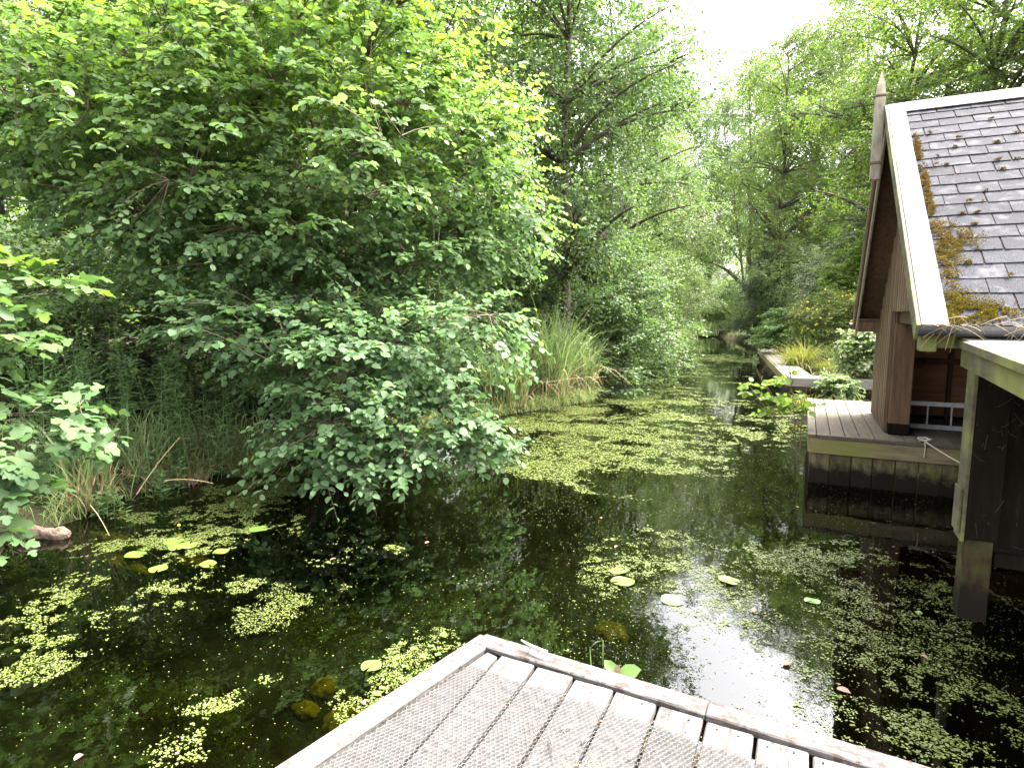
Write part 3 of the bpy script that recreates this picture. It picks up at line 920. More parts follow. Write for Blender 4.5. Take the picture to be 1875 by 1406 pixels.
# ------------------------------------------------------------------ leaf tools
def leaf_template(kind):
    if kind == 'round':       # hazel / alder: broad, short point
        o = [(0.0, 0.0, 0.0), (0.10, 0.24, 0.05), (0.42, 0.42, 0.09), (0.76, 0.32, 0.05), (1.0, 0.0, -0.10), (0.76, -0.32, 0.05), (0.42, -0.42, 0.09), (0.10, -0.24, 0.05), (0.5, 0.0, 0.0)]
        f = [np.array([(0, 8, 2, 1), (8, 4, 3, 2), (0, 7, 6, 8), (8, 6, 5, 4)])]
    elif kind == 'lance':
        o = [(0, 0, 0), (0.35, 0.095, 0.03), (1.0, 0, -0.16), (0.35, -0.095, 0.03), (0.5, 0, 0.0)]
        f = [np.array([(0, 4, 2, 1), (0, 3, 2, 4)])]
    elif kind == 'lobed':     # sycamore / guelder rose
        o = [(0, 0, 0), (0.05, 0.30, 0.03), (0.36, 0.56, -0.02), (0.45, 0.27, 0.04), (0.76, 0.30, 0.0), (1.02, 0.0, -0.08), (0.76, -0.30, 0.0), (0.45, -0.27, 0.04), (0.36, -0.56, -0.02), (0.05, -0.30, 0.03), (0.45, 0, 0.0)]
        f = [np.array([(0, 10, 3, 1), (10, 5, 4, 3), (0, 9, 7, 10), (10, 7, 6, 5)]), np.array([(1, 3, 2), (9, 8, 7)])]
    elif kind == 'oval':
        o = [(0, 0, 0), (0.45, 0.27, 0.05), (1.0, 0, -0.06), (0.45, -0.27, 0.05)]
        f = [np.array([(0, 3, 2, 1)])]
    else:                      # 'broad' cheap
        o = [(0, 0, 0), (0.5, 0.42, 0.08), (1.0, 0, -0.08), (0.5, -0.42, 0.08)]
        f = [np.array([(0, 3, 2, 1)])]
    return np.array(o, float), f


def frames(d, nn):
    d = nrm(d)
    nn = nrm(nn - (nn * d).sum(-1, keepdims=True) * d)
    s = np.cross(nn, d)
    return d, s, nn


def place_leaves(kind, pos, d, nn, size, tint=None, narrow=1.0):
    T, F = leaf_template(kind)
    d, s, nn = frames(d, nn)
    n, k = len(pos), len(T)
    size = np.broadcast_to(size, (n,))
    curl = rng.uniform(0.3, 1.7, n)
    V = pos[:, None, :] + size[:, None, None] * (T[None, :, 0, None] * d[:, None, :] + narrow * T[None, :, 1, None] * s[:, None, :] + (T[None, :, 2] * curl[:, None])[:, :, None] * nn[:, None, :])
    base = (np.arange(n) * k)[:, None, None]
    Fo = [(base + f[None]).reshape(-1, f.shape[1]) for f in F]
    a = np.repeat(tint if tint is not None else np.zeros(n), k)
    return V.reshape(-1, 3), Fo, a


def sample_env(env, n, shell=0.45):
    """points in a union of ellipsoids (cx,cy,cz,rx,ry,rz,weight)"""
    env = np.asarray(env, float)
    w = env[:, 6] * (env[:, 3] * env[:, 4] * env[:, 5]) ** (2 / 3)
    k = rng.choice(len(env), n, p=w / w.sum())
    v = nrm(rng.normal(size=(n, 3)))
    r = rng.random(n) ** shell
    return env[k, :3] + v * r[:, None] * env[k, 3:6], nrm(v / env[k, 3:6])


def grow(stems, srad, env, n_limb, n_sub, n_spray, spray_len, n_leaf, leaf, size, droop=0.25, flat=0.45, zmin=0.1, shell=0.45,
         limb_r=0.03, spray_wood=True, young=0.25, narrow=1.0, up=0.15, leaf_parts=0, topglow=None, flatten=0.35):
    """stems: (m,k,3) polylines. Returns wood (V,q) and leaves (V,F,tint)"""
    stems = np.asarray(stems, float)
    wood = MB()
    wood.add(*tubes(stems, srad, 8))
    nodes = stems[:, 1:].reshape(-1, 3)
    nrad = np.broadcast_to(np.asarray(srad), stems.shape[:2])[:, 1:].reshape(-1)
    T, _ = sample_env(env, n_limb, 0.6)
    T = T[T[:, 2] > zmin]
    D = np.linalg.norm(T[:, None] - nodes[None], axis=2)
    rise = T[:, None, 2] - nodes[None, :, 2]
    cost = D + np.where(rise < 0.35 * D, (0.35 * D - rise) * 1.2, 0)
    i = cost.argmin(1)
    A = nodes[i]
    L = np.linalg.norm(T - A, axis=1, keepdims=True)
    mid = (A + T) / 2 + np.concatenate([rng.normal(0, 0.08, (len(T), 2)) * L, up * L], 1)
    limbs = bez(A, mid, T, 9)
    lr = np.minimum(nrad[i] * 0.7, limb_r * (0.5 + 0.5 * L[:, 0] / max(L.mean(), 1e-6)))
    lr = np.maximum(lr, 0.006)
    wood.add(*tubes(limbs, lr[:, None] * np.linspace(1, 0.25, 9)[None], 5))
    ln = limbs[:, 2:].reshape(-1, 3)
    T2, out = sample_env(env, n_sub, shell)
    ok = T2[:, 2] > zmin
    T2, out = T2[ok], out[ok]
    i2 = np.empty(len(T2), int)
    for s_ in range(0, len(T2), 500):
        d2 = np.linalg.norm(T2[s_:s_ + 500, None] - ln[None], axis=2)
        r2 = T2[s_:s_ + 500, None, 2] - ln[None, :, 2]
        i2[s_:s_ + 500] = (d2 + np.where(r2 < 0, -r2 * 0.4, 0)).argmin(1)
    A2 = ln[i2]
    L2 = np.linalg.norm(T2 - A2, axis=1, keepdims=True)
    m2 = (A2 + T2) / 2 + np.concatenate([rng.normal(0, 0.08, (len(T2), 2)) * L2, 0.12 * L2], 1)
    subs = bez(A2, m2, T2, 5)
    wood.add(*tubes(subs, np.linspace(1, 0.35, 5)[None] * np.clip(0.011 * L2, 0.004, 0.014), 3))
    # sprays
    n = len(T2) * n_spray
    ks = np.repeat(np.arange(len(T2)), n_spray)
    tt = rng.uniform(0.25, 1.0, n)
    tt[::n_spray] = 1.0
    idx = np.minimum((tt * 4).astype(int), 3)
    fr = (tt * 4 - idx)[:, None]
    Sp = subs[ks, idx] * (1 - fr) + subs[ks, idx + 1] * fr
    tan = nrm(subs[ks, idx + 1] - subs[ks, idx])
    o2 = out[ks].copy()
    rd = rng.normal(size=(n, 3))
    rd[:, 2] *= flatten
    Dr = nrm(tan * 0.7 + o2 * 0.55 + nrm(rd) * 0.75)
    Dr[:, 2] = Dr[:, 2] * 0.6 + 0.05
    Dr = nrm(Dr)
    Ls = spray_len * rng.uniform(0.55, 1.25, n)
    def pt(t):
        return Sp + Dr * (Ls * t)[:, None] - np.stack([np.zeros(n), np.zeros(n), droop * Ls * t * t], -1)
    if spray_wood:
        pol = np.stack([pt(0.0), pt(0.5), pt(1.0)], 1)
        wood.add(*tubes(pol, np.array([[0.0032, 0.0025, 0.0012]]) * (spray_len / 0.45), 3))
    pos, dd, nn, sz, ti = [], [], [], [], []
    side = nrm(np.cross(Dr, np.array([0, 0, 1.0])))
    bn = nrm(np.array([0, 0, 1.0]) + o2 * 0.35 + rng.normal(0, 0.22, (n, 3)))
    yo = rng.random(n) < young
    for j in range(n_leaf):
        t = (j + 0.6 + rng.uniform(-0.3, 0.3, n)) / n_leaf
        sg = 1.0 if j % 2 else -1.0
        last = j == n_leaf - 1
        tang = nrm(Dr - np.stack([np.zeros(n), np.zeros(n), 2 * droop * t], -1))
        d = tang * (1.0 if last else 0.55) + side * sg * (0.1 if last else 0.85) + rng.normal(0, 0.25, (n, 3)) - np.array([0, 0, 0.18])
        pos.append(pt(t))
        dd.append(d)
        nn.append(bn + rng.normal(0, flat, (n, 3)))
        sz.append(size * rng.uniform(0.5, 1.2, n) * (1.0 - 0.25 * (t > 0.85)))
        ti.append(np.where(yo, rng.uniform(0.3, 1.0, n) * t, rng.uniform(0, 0.15, n)))
    pos, dd, nn, sz, ti = (np.concatenate(a) for a in (pos, dd, nn, sz, ti))
    if topglow is not None:           # tint yellows with height: glow of top-lit leaves put into the colour
        k = np.clip((pos[:, 2] - topglow[0]) / (topglow[1] - topglow[0]), 0, 1)
        ti = np.clip(ti * (0.2 + 1.3 * k) + 0.22 * k, 0, 1)
    keep = pos[:, 2] > max(zmin * 0.6, 0.05)
    pos, dd, nn, sz, ti = pos[keep], dd[keep], nn[keep], sz[keep], ti[keep]
    parts = None
    if leaf_parts:
        dist = np.linalg.norm(pos - CAM, axis=1) / sz
        # the leaves that show largest; wholly shaded inner ones are rarely among them
        sel = np.argsort(dist)[:leaf_parts]
        parts = (pos[sel], dd[sel], nn[sel], sz[sel])
        m = np.ones(len(pos), bool)
        m[sel] = False
        pos, dd, nn, sz, ti = pos[m], dd[m], nn[m], sz[m], ti[m]
    return wood, place_leaves(leaf, pos, dd, nn, sz, ti, narrow), parts


def single_leaf_objects(kind, mat, parent, parts):
    T, F = leaf_template(kind)
    T = T.copy()
    ms = []
    for c in (0.6, 1.0, 1.5):
        V = T.copy()
        V[:, 2] *= c
        ms.append(mesh_np('leaf', V, F, mat, attr=np.full(len(V), 0.1)))
    pos, d, nn, sz = parts
    d, s, nn = frames(d, nn)
    po = np.array(origin(parent))
    for i in range(len(pos)):
        o = link('leaf', ms[i % 3], parent, pos[i] - po)
        Mx = Matrix((tuple(d[i]), tuple(s[i]), tuple(nn[i]))).transposed()
        o.rotation_euler = Mx.to_euler()
        o.scale = (float(sz[i]),) * 3


def stem_set(base, tops, k=8, bend=0.25):
    """curved stems from near one base to the listed tops"""
    out = []
    for tp in tops:
        b = np.array(base) + np.array([rng.normal(0, 0.16), rng.normal(0, 0.16), -0.15])
        tp = np.array(tp)
        m = b * 0.55 + tp * 0.45 + np.array([0, 0, bend * np.linalg.norm(tp - b)])
        m[:2] = b[:2] * (1 - 0.25) + tp[:2] * 0.25
        c = bez(b[None], m[None], tp[None], k)[0]
        c[1:-1] += rng.normal(0, 0.035, (k - 2, 3))
        out.append(c)
    return np.array(out)


# ------------------------------------------------------------------ big hazel overhanging the water
HB = np.array([-7.85, 8.6, 0.3])
hz = thing('hazel_shrub', 'big bright green hazel overhanging the pond from the left bank', 'shrub', HB)
tops = [HB + np.array(v) for v in ((-2.6, -2.2, 5.2), (-1.0, -2.8, 5.6), (0.2, -0.9, 7.0), (1.4, 0.6, 6.2), (2.3, 1.9, 5.0), (1.9, -1.2, 4.8), (-1.8, 0.5, 6.8), (-3.4, -3.2, 4.2), (0.9, -2.0, 3.4), (2.2, 0.4, 3.4), (-0.6, 1.4, 6.8), (1.0, 1.6, 6.6))]
st = stem_set(HB, tops, 9)
sr = np.linspace(1, 0.22, 9)[None] * rng.uniform(0.038, 0.065, len(st))[:, None]


def E_(x, y, D, rx, ry, rz, w=1.0):
    p = at(x, y, D)
    return (p[0], p[1], p[2], rx, ry, rz, w)


henv = [E_(560, 250, 8.6, 2.6, 2.0, 2.0, 1.0), E_(250, 230, 8.3, 2.2, 1.8, 1.7, 0.9), E_(820, 300, 9.6, 1.6, 1.6, 2.0, 1.0), E_(600, 20, 9.2, 2.8, 2.2, 1.6, 1.0),
        E_(330, 60, 9.0, 2.0, 1.6, 1.4, 0.45),
        E_(930, 430, 9.9, 0.95, 0.9, 0.75, 0.9), E_(110, 170, 8.2, 1.7, 1.4, 1.3, 0.8), E_(90, 340, 8.4, 1.4, 1.2, 0.5, 0.3),
        E_(640, 640, 7.9, 1.7, 1.2, 0.85, 1.25), E_(800, 620, 8.4, 1.4, 1.1, 0.75, 1.0), E_(600, 760, 7.4, 1.05, 0.8, 0.50, 1.4), E_(760, 780, 7.8, 1.15, 0.8, 0.45, 1.3),
        E_(430, 590, 7.5, 1.2, 0.8, 0.42, 1.2), E_(560, 840, 7.2, 0.75, 0.55, 0.22, 1.3), E_(690, 845, 7.35, 0.6, 0.5, 0.2, 1.3), E_(880, 800, 8.2, 0.7, 0.5, 0.25, 1.0), E_(300, 400, 8.0, 1.6, 1.2, 0.9, 0.8), E_(520, 450, 8.6, 1.9, 1.2, 0.8, 0.8), E_(780, 470, 9.2, 1.2, 1.0, 0.7, 0.8)]
wood, lv, parts = grow(st, sr, henv, 120, 2330, 4, 0.42, 7, 'round', 0.106, droop=0.30, flat=0.33, zmin=0.10, shell=0.38, limb_r=0.022, young=0.45, leaf_parts=300, topglow=(2.4, 6.5))
wood.build('stems', M['twig'], hz, smooth=True)
obj('foliage', lv[0], lv[1], M['hazel'], hz, attr=lv[2], kind='stuff')
single_leaf_objects('round', M['hazel'], hz, parts)

# lobed-leaf branches reaching in from the left edge
SB = gp(-190, 5.9, 0.25)
sy = thing('sycamore_sapling', 'pale broad-leaved sapling reaching in from the left edge of the picture', 'sapling', SB)
tops = [at(-60, 620, 5.3), at(20, 560, 5.5), at(-150, 300, 5.8), at(-40, 780, 5.1), at(-120, 480, 5.6), at(-20, 880, 5.2)]
st = stem_set(SB, tops, 8, 0.15)
senv = [E_(30, 520, 5.6, 0.55, 0.5, 0.20), E_(40, 640, 5.5, 0.45, 0.5, 0.14), E_(80, 755, 5.2, 0.62, 0.4, 0.12, 1.5), E_(0, 830, 5.1, 0.4, 0.4, 0.25), E_(-80, 600, 5.6, 0.6, 0.5, 0.8), E_(10, 900, 5.4, 0.45, 0.4, 0.3), E_(0, 1010, 4.9, 0.18, 0.2, 0.12, 0.6)]
wood, lv, parts = grow(st, np.linspace(1, 0.3, 8)[None] * 0.022, senv, 24, 80, 3, 0.40, 6, 'lobed', 0.145, droop=0.22, flat=0.3, zmin=0.2, limb_r=0.012, young=0.4, leaf_parts=300, topglow=(1.6, 2.6))
wood.build('stems', M['twig'], sy, smooth=True)
obj('foliage', lv[0], lv[1], M['sycamore'], sy, attr=lv[2], kind='stuff')
single_leaf_objects('lobed', M['sycamore'], sy, parts)

# ------------------------------------------------------------------ tree prototypes
def tree_proto(kind, H, cr, trunk_r, leaf, size, mat, n_limb, n_sub, n_spray, n_leaf, base=0.25, lean=(0, 0), spray=0.55, narrow=1.0, lobes=7, droop=0.25, trunks=1, flat=0.6, young=0.35):
    """meshes in local space, base at the origin"""
    st = []
    for q in range(trunks):
        k = 9
        tp = np.array([lean[0] + (rng.normal(0, 0.9) if q else 0), lean[1] + (rng.normal(0, 0.9) if q else 0), H * (0.9 - 0.12 * q)])
        b = np.array([0.25 * q, 0.12 * q, -0.3])
        c = bez(b[None], (b * 0.5 + tp * 0.5 + rng.normal(0, 0.25, 3) * (1, 1, 0))[None], tp[None], k)[0]
        c[1:-1, :2] += rng.normal(0, 0.07, (k - 2, 2))
        st.append(c)
    st = np.array(st)
    env = []
    for l in range(lobes):
        a = l * 2.399 + rng.uniform(-0.4, 0.4)
        f = base + (1 - base) * (l + 0.5) / lobes
        rr = cr * (0.62 * math.sin(math.pi * min(1, 0.18 + 0.80 * (f - base) / (1 - base))) + 0.12)
        env.append((lean[0] * f + math.cos(a) * rr, lean[1] * f + math.sin(a) * rr, H * f, cr * rng.uniform(0.42, 0.62), cr * rng.uniform(0.42, 0.62), H * (1 - base) / lobes * rng.uniform(0.8, 1.25), 1.0))
    env.append((lean[0] * 0.6, lean[1] * 0.6, H * (base + 1) / 2, cr * 0.75, cr * 0.75, H * (1 - base) * 0.46, 0.9))
    sr = np.linspace(1, 0.18, 9)[None] * trunk_r * np.array([1.0, 0.75, 0.6][:trunks])[:, None]
    sr[:, 0] *= 1.35
    wood, lv, _ = grow(st, sr, env, n_limb, n_sub, n_spray, spray, n_leaf, leaf, size, droop=droop, flat=flat, zmin=0.25, shell=0.42, limb_r=trunk_r * 0.42, spray_wood=False, young=young, narrow=narrow, flatten=0.7)
    V, F = wood.data()
    return mesh_np(kind + '_wood', V, F, M['bark'], True), mesh_np(kind + '_leaves', lv[0], lv[1], mat, False, lv[2])


PROTO = {
    'alder': tree_proto('alder', 13, 3.2, 0.17, 'broad', 0.098, M['alder'], 70, 1650, 5, 6, base=0.18, lobes=9),
    'alder2': tree_proto('alder2', 12, 3.0, 0.15, 'broad', 0.095, M['alder'], 60, 1300, 5, 6, base=0.12, lobes=9, trunks=2, lean=(0.8, -0.5)),
    'willow': tree_proto('willow', 12, 3.1, 0.16, 'oval', 0.115, M['willow'], 60, 1300, 5, 7, base=0.15, lobes=8, droop=0.55, narrow=0.8, trunks=2),
    'oak': tree_proto('oak', 14, 4.4, 0.24, 'broad', 0.120, M['oak'], 80, 1700, 5, 6, base=0.22, lobes=10, young=0.6),
    'ash': tree_proto('ash', 15, 3.4, 0.16, 'oval', 0.135, M['oak'], 60, 1000, 5, 6, base=0.26, lobes=8, droop=0.3, young=0.5),
    'bush': tree_proto('bush', 4.2, 2.0, 0.06, 'broad', 0.095, M['alder'], 50, 800, 4, 6, base=0.08, lobes=8, trunks=3, spray=0.4, flat=0.5),
    'willow_bush': tree_proto('willow_bush', 5.5, 2.8, 0.07, 'oval', 0.10, M['willow'], 60, 1100, 5, 6, base=0.05, lobes=8, trunks=3, spray=0.5),
    'dark': tree_proto('dark', 4.5, 1.9, 0.09, 'broad', 0.085, M['dark'], 40, 900, 5, 6, base=0.04, lobes=7),
}


def plant(proto, name, label, cat, loc, h=1.0, w=None, rot=None, group=None, wood='trunk', crown='crown'):
    loc = np.array(loc, float)
    loc[2] = float(ground_z(np.array([loc[0]]), np.array([loc[1]]))[0])
    o = thing(name, label, cat, loc, group)
    o.rotation_euler = (0, 0, rng.uniform(0, 6.28) if rot is None else rot)
    o.scale = (w or h, w or h, h)
    a, b = PROTO[proto]
    link(wood, a, o)
    link(crown, b, o)
    return o


G_L, G_F, G_R = 'trees in the wood behind the hazel', 'trees along the far creek', 'trees behind the boathouse'
for (pr, px_, D, h, w, nm, lb, gr) in [
    ('alder', -330, 12.5, 0.95, 1.1, 'alder_tree', 'alder beyond the left edge behind the sapling', G_L),
    ('alder2', 20, 14.5, 1.0, 1.1, 'alder_tree', 'twin-stemmed alder behind the willowherb at far left', G_L),
    ('alder', 300, 15.0, 0.95, 0.95, 'alder_tree', 'alder with dark trunk standing just left behind the hazel', G_L),
    ('willow', 480, 17, 1.1, 1.1, 'willow_tree', 'willow deep in the wood directly behind the hazel stems', G_L),
    ('alder2', 720, 14.0, 0.95, 1.0, 'alder_tree', 'twin-stemmed alder behind the right half of the hazel', G_L),
    ('oak', 880, 21, 1.05, 1.0, 'oak_tree', 'tall oak behind the gap between hazel and tall alder', G_L),
    ('oak', -120, 23, 1.0, 1.1, 'oak_tree', 'oak deep in the wood at the far left', G_L),
    ('ash', 190, 20, 1.0, 1.2, 'ash_tree', 'ash whose grey upper trunk shows above the hazel at left', G_L),
    ('alder', 430, 24, 1.15, 1.2, 'alder_tree', 'far alder in the wood left of the willow', G_L),
    ('oak', 680, 27, 1.15, 1.1, 'oak_tree', 'far oak in the wood behind the hazel top', G_L),
    ('willow', -560, 18, 1.2, 1.2, 'willow_tree', 'willow at the outermost left of the wood', G_L),
    ('alder', 1048, 17.2, 1.08, 1.0, 'alder_tree', 'tall alder with bare grey trunk rising behind the reeds', G_F),
    ('alder2', 1105, 21.5, 1.12, 1.0, 'alder_tree', 'second alder right behind the tall bare-trunked one', G_F),
    ('willow', 1150, 29, 1.25, 1.15, 'willow_tree', 'pale willow leaning over the creek on the left bank', G_F),
    ('ash', 1010, 30, 1.15, 1.2, 'ash_tree', 'ash rising behind the tall alder', G_F),
    ('willow', 1195, 41, 1.35, 1.1, 'willow_tree', 'far willow left of the white sky gap', G_F),
    ('alder', 1240, 66, 2.1, 1.5, 'alder_tree', 'alder closing the far end of the creek at left', G_F),
    ('willow', 1465, 41, 1.0, 1.0, 'willow_tree', 'pale willow between the slender leaning tree and the garden', G_F),
    ('willow', 1235, 52, 1.25, 1.0, 'willow_tree', 'pale willow low at the left of the creek end', G_F),
    ('ash', 1510, 42, 1.6, 1.4, 'ash_tree', 'tall pale ash behind the whitish shrub', G_F),
    ('oak', 1365, 72, 2.2, 1.4, 'oak_tree', 'farthest tall oak seen at the bottom of the sky gap', G_F),
    ('willow', 1300, 67, 2.3, 1.7, 'willow_tree', 'willow closing the far end of the creek at middle', G_F),
    ('alder2', 1372, 50, 1.75, 1.3, 'alder_tree', 'alder closing the far end of the creek at right', G_F),
    ('ash', 1418, 36, 1.18, 1.05, 'ash_tree', 'slender tree with bare leaning trunk right of the creek', G_F),
    ('oak', 1470, 45, 1.55, 1.1, 'oak_tree', 'tallest oak right of the white sky gap', G_F),
    ('willow', 1550, 36, 1.75, 1.35, 'willow_tree', 'pale willow behind the garden shrubs left of the gable', G_R),
    ('oak', 1640, 27, 1.15, 0.95, 'oak_tree', 'yellow-green oak behind the roof finial', G_R),
    ('oak', 1790, 22.5, 1.10, 1.0, 'oak_tree', 'spreading oak above the middle of the boathouse ridge', G_R),
    ('alder', 1990, 21, 1.15, 1.2, 'alder_tree', 'dark alder at the right edge behind the boathouse', G_R),
    ('ash', 1730, 35, 1.25, 1.3, 'ash_tree', 'ash far behind the boathouse ridge', G_R),
]:
    plant(pr, nm, lb, 'tree', gp(px_, D), h, w, group=gr)

for (pr, px_, D, h, w, nm, lb) in [
    ('bush', 1140, 18.2, 0.95, 1.05, 'alder_bush', 'glossy green bush leaning over the water beside the reeds'),
    ('bush', 1080, 20.0, 1.0, 1.1, 'alder_bush', 'bush at the foot of the tall bare-trunked alder'),
    ('willow_bush', 1175, 27, 1.0, 1.0, 'willow_bush', 'grey-green bush arching over the creek behind the glossy bush'),
    ('willow_bush', 1178, 38, 1.0, 1.1, 'willow_bush', 'far bush on the left creek bank'),
    ('willow_bush', 1275, 62, 1.0, 1.5, 'willow_bush', 'low far bush at the end of the creek, left'),
    ('bush', 1345, 58, 1.2, 1.6, 'alder_bush', 'low far bush at the end of the creek, right'),
    ('willow_bush', 1310, 63.5, 0.8, 1.3, 'willow_bush', 'low pale bush at the end of the creek, middle'),
    ('bush', 1290, 66, 1.0, 1.6, 'alder_bush', 'green bush behind the low pale bush at the creek end'),
    ('willow_bush', 1376, 45, 0.6, 0.8, 'willow_bush', 'low bush on the right creek bank beyond the boardwalk'),
    ('dark', 1402, 34.5, 1.1, 0.8, 'holly_bush', 'dark evergreen bush at the far end of the boardwalk'),
    ('dark', 1440, 37, 1.2, 1.2, 'holly_bush', 'dark evergreen bush below the slender leaning tree'),
    ('willow_bush', 1440, 33, 1.0, 0.8, 'willow_bush', 'grey-green bush between the dark evergreens and the garden'),
    ('willow_bush', 1600, 27, 1.1, 1.0, 'willow_bush', 'grey-green bush just left of the gable overhang'),
    ('bush', 940, 17.5, 0.85, 1.0, 'alder_bush', 'bush behind the reeds at the hazel edge'),
    ('bush', 160, 12.0, 0.75, 1.2, 'alder_bush', 'shaded bush behind the willowherb patch'),
    ('bush', 420, 12.5, 0.8, 1.2, 'alder_bush', 'shaded bush behind the hazel stems'),
    ('bush', 640, 13.0, 0.8, 1.2, 'alder_bush', 'shaded bush seen through the middle of the hazel'),
    ('bush', -120, 10.5, 0.9, 1.2, 'alder_bush', 'shaded bush at the far left behind the sapling'),
]:
    plant(pr, nm, lb, 'bush', gp(px_, D), h, w, group='bushes along the banks', wood='stems', crown='foliage')


# ------------------------------------------------------------------ blades, reeds, herbs
def blades(base, h, spread, width, k=6, droop=0.5, tint=None, azim=None):
    """ribbon leaves rising from base points (n,3)"""
    n = len(base)
    a = rng.uniform(0, 2 * math.pi, n) if azim is None else azim
    d = np.stack([np.cos(a), np.sin(a), np.zeros(n)], -1)
    t = np.linspace(0, 1, k)
    h = np.broadcast_to(h, (n,))
    spread = np.broadcast_to(spread, (n,))
    z = h[:, None] * (t[None] - droop * rng.uniform(0.2, 1.2, n)[:, None] * t[None] ** 3)
    r = spread[:, None] * h[:, None] * (0.35 * t[None] + 0.65 * t[None] ** 2)
    P = base[:, None, :] + d[:, None, :] * r[:, :, None] + np.array([0, 0, 1.0]) * z[:, :, None]
    P[:, :, 2] = np.maximum(P[:, :, 2], base[:, None, 2] * 0 + 0.01)
    s = np.stack([-np.sin(a), np.cos(a), np.zeros(n)], -1)
    tw = rng.normal(0, 0.6, n)
    s = s * np.cos(tw)[:, None] + d * np.sin(tw)[:, None]
    wd = np.broadcast_to(width, (n,))[:, None] * np.clip(np.minimum(0.6 + t * 2, (1 - t) * 2.2 + 0.04), 0, 1)[None]
    V = np.stack([P - s[:, None, :] * wd[:, :, None] / 2, P + s[:, None, :] * wd[:, :, None] / 2], 2)
    b = (np.arange(n) * k * 2)[:, None]
    i = np.arange(k - 1)[None] * 2
    q = np.stack([b + i, b + i + 1, b + i + 3, b + i + 2], -1).reshape(-1, 4)
    ti = np.repeat(tint if tint is not None else rng.random(n) ** 3 * 0.5, k * 2)
    return V.reshape(-1, 3), q, ti


def disc(c, rx, ry, n):
    a, r = rng.uniform(0, 2 * math.pi, n), np.sqrt(rng.random(n))
    x, y = c[0] + rx * r * np.cos(a), c[1] + ry * r * np.sin(a)
    z = np.maximum(ground_z(x, y), -0.25)
    return np.stack([x, y, z], -1)


def tussock(name, label, cat, c, r, h, n, mat, straw=0.0, width=0.012, spread=0.5, droop=0.5, group=None, mat2='straw', rh=0.45):
    c = np.array([c[0], c[1], float(ground_z(np.array([c[0]]), np.array([c[1]]))[0])])
    if c[2] < -0.1: c[2] = -0.1
    o = thing(name, label, cat, c, group)
    b = disc(c, r, r, n)
    b[:, 2] = np.maximum(b[:, 2], c[2]) - 0.03
    V, q, ti = blades(b, h * rng.uniform(0.55, 1.1, n), spread * rng.uniform(0.2, 1.3, n), width, 6, droop)
    obj('blades', V, q, M[mat], o, attr=ti, kind='stuff')
    if straw:
        m = int(n * straw)
        b = disc(c, r * 1.05, r * 1.05, m)
        b[:, 2] = np.maximum(b[:, 2], c[2]) - 0.03
        V, q, ti = blades(b, h * rh * rng.uniform(0.2, 1.5, m), spread * 1.4 * rng.uniform(0.2, 1.4, m), width * 0.8, 6, droop * 1.9)
        obj('dead_blades', V, q, M[mat2], o, attr=ti, kind='stuff')
    return o


tussock('sedge_tussock', 'sedge clump with tall green blades and straw base beside the log', 'sedge', on_z(165, 935), 0.22, 1.25, 170, 'reed', 1.1, 0.017, 0.35, 0.35, 'sedge clumps on the left bank', rh=0.5)
tussock('sedge_tussock', 'brown drooping sedge tussock at the waterline left of the hazel', 'sedge', on_z(345, 882), 0.24, 0.8, 120, 'blade', 2.8, 0.011, 0.55, 0.6, 'sedge clumps on the left bank', rh=0.62)
tussock('sedge_tussock', 'dark sedge tussock in the hazel shade at the waterline', 'sedge', on_z(450, 866), 0.25, 0.7, 130, 'blade', 0.8, 0.010, 0.6, 0.6, 'sedge clumps on the left bank')
tussock('sedge_tussock', 'green iris-like blades between log sedge and brown tussock', 'sedge', on_z(270, 890), 0.25, 1.15, 90, 'reed', 0.5, 0.020, 0.6, 0.4, 'sedge clumps on the left bank')
for i, (x, y, r, h, n, s, lb) in enumerate([(925, 752, 0.5, 1.8, 330, 0.9, 'reed clump partly hidden by the hazel branch tips'),
                                            (1000, 738, 0.6, 2.7, 460, 0.7, 'tallest sunlit reed clump right of the hazel'),
                                            (1055, 728, 0.5, 2.1, 340, 0.9, 'reed clump nearest the glossy bush, straw at its foot'),
                                            (985, 690, 0.7, 2.8, 330, 0.3, 'reed clump standing behind the tallest sunlit reeds')]):
    tussock('reed_clump', lb, 'reeds', on_z(x, y), r, h, int(n * 1.3), 'reed', s * 0.35, 0.026, 0.50, 0.5, 'reeds on the left bank', rh=0.5)
tussock('reed_clump', 'far reed clump at the end of the creek', 'reeds', gp(1270, 57), 2.2, 1.8, 400, 'reed', 0.1, 0.05, 0.3, 0.3, 'reeds on the left bank')


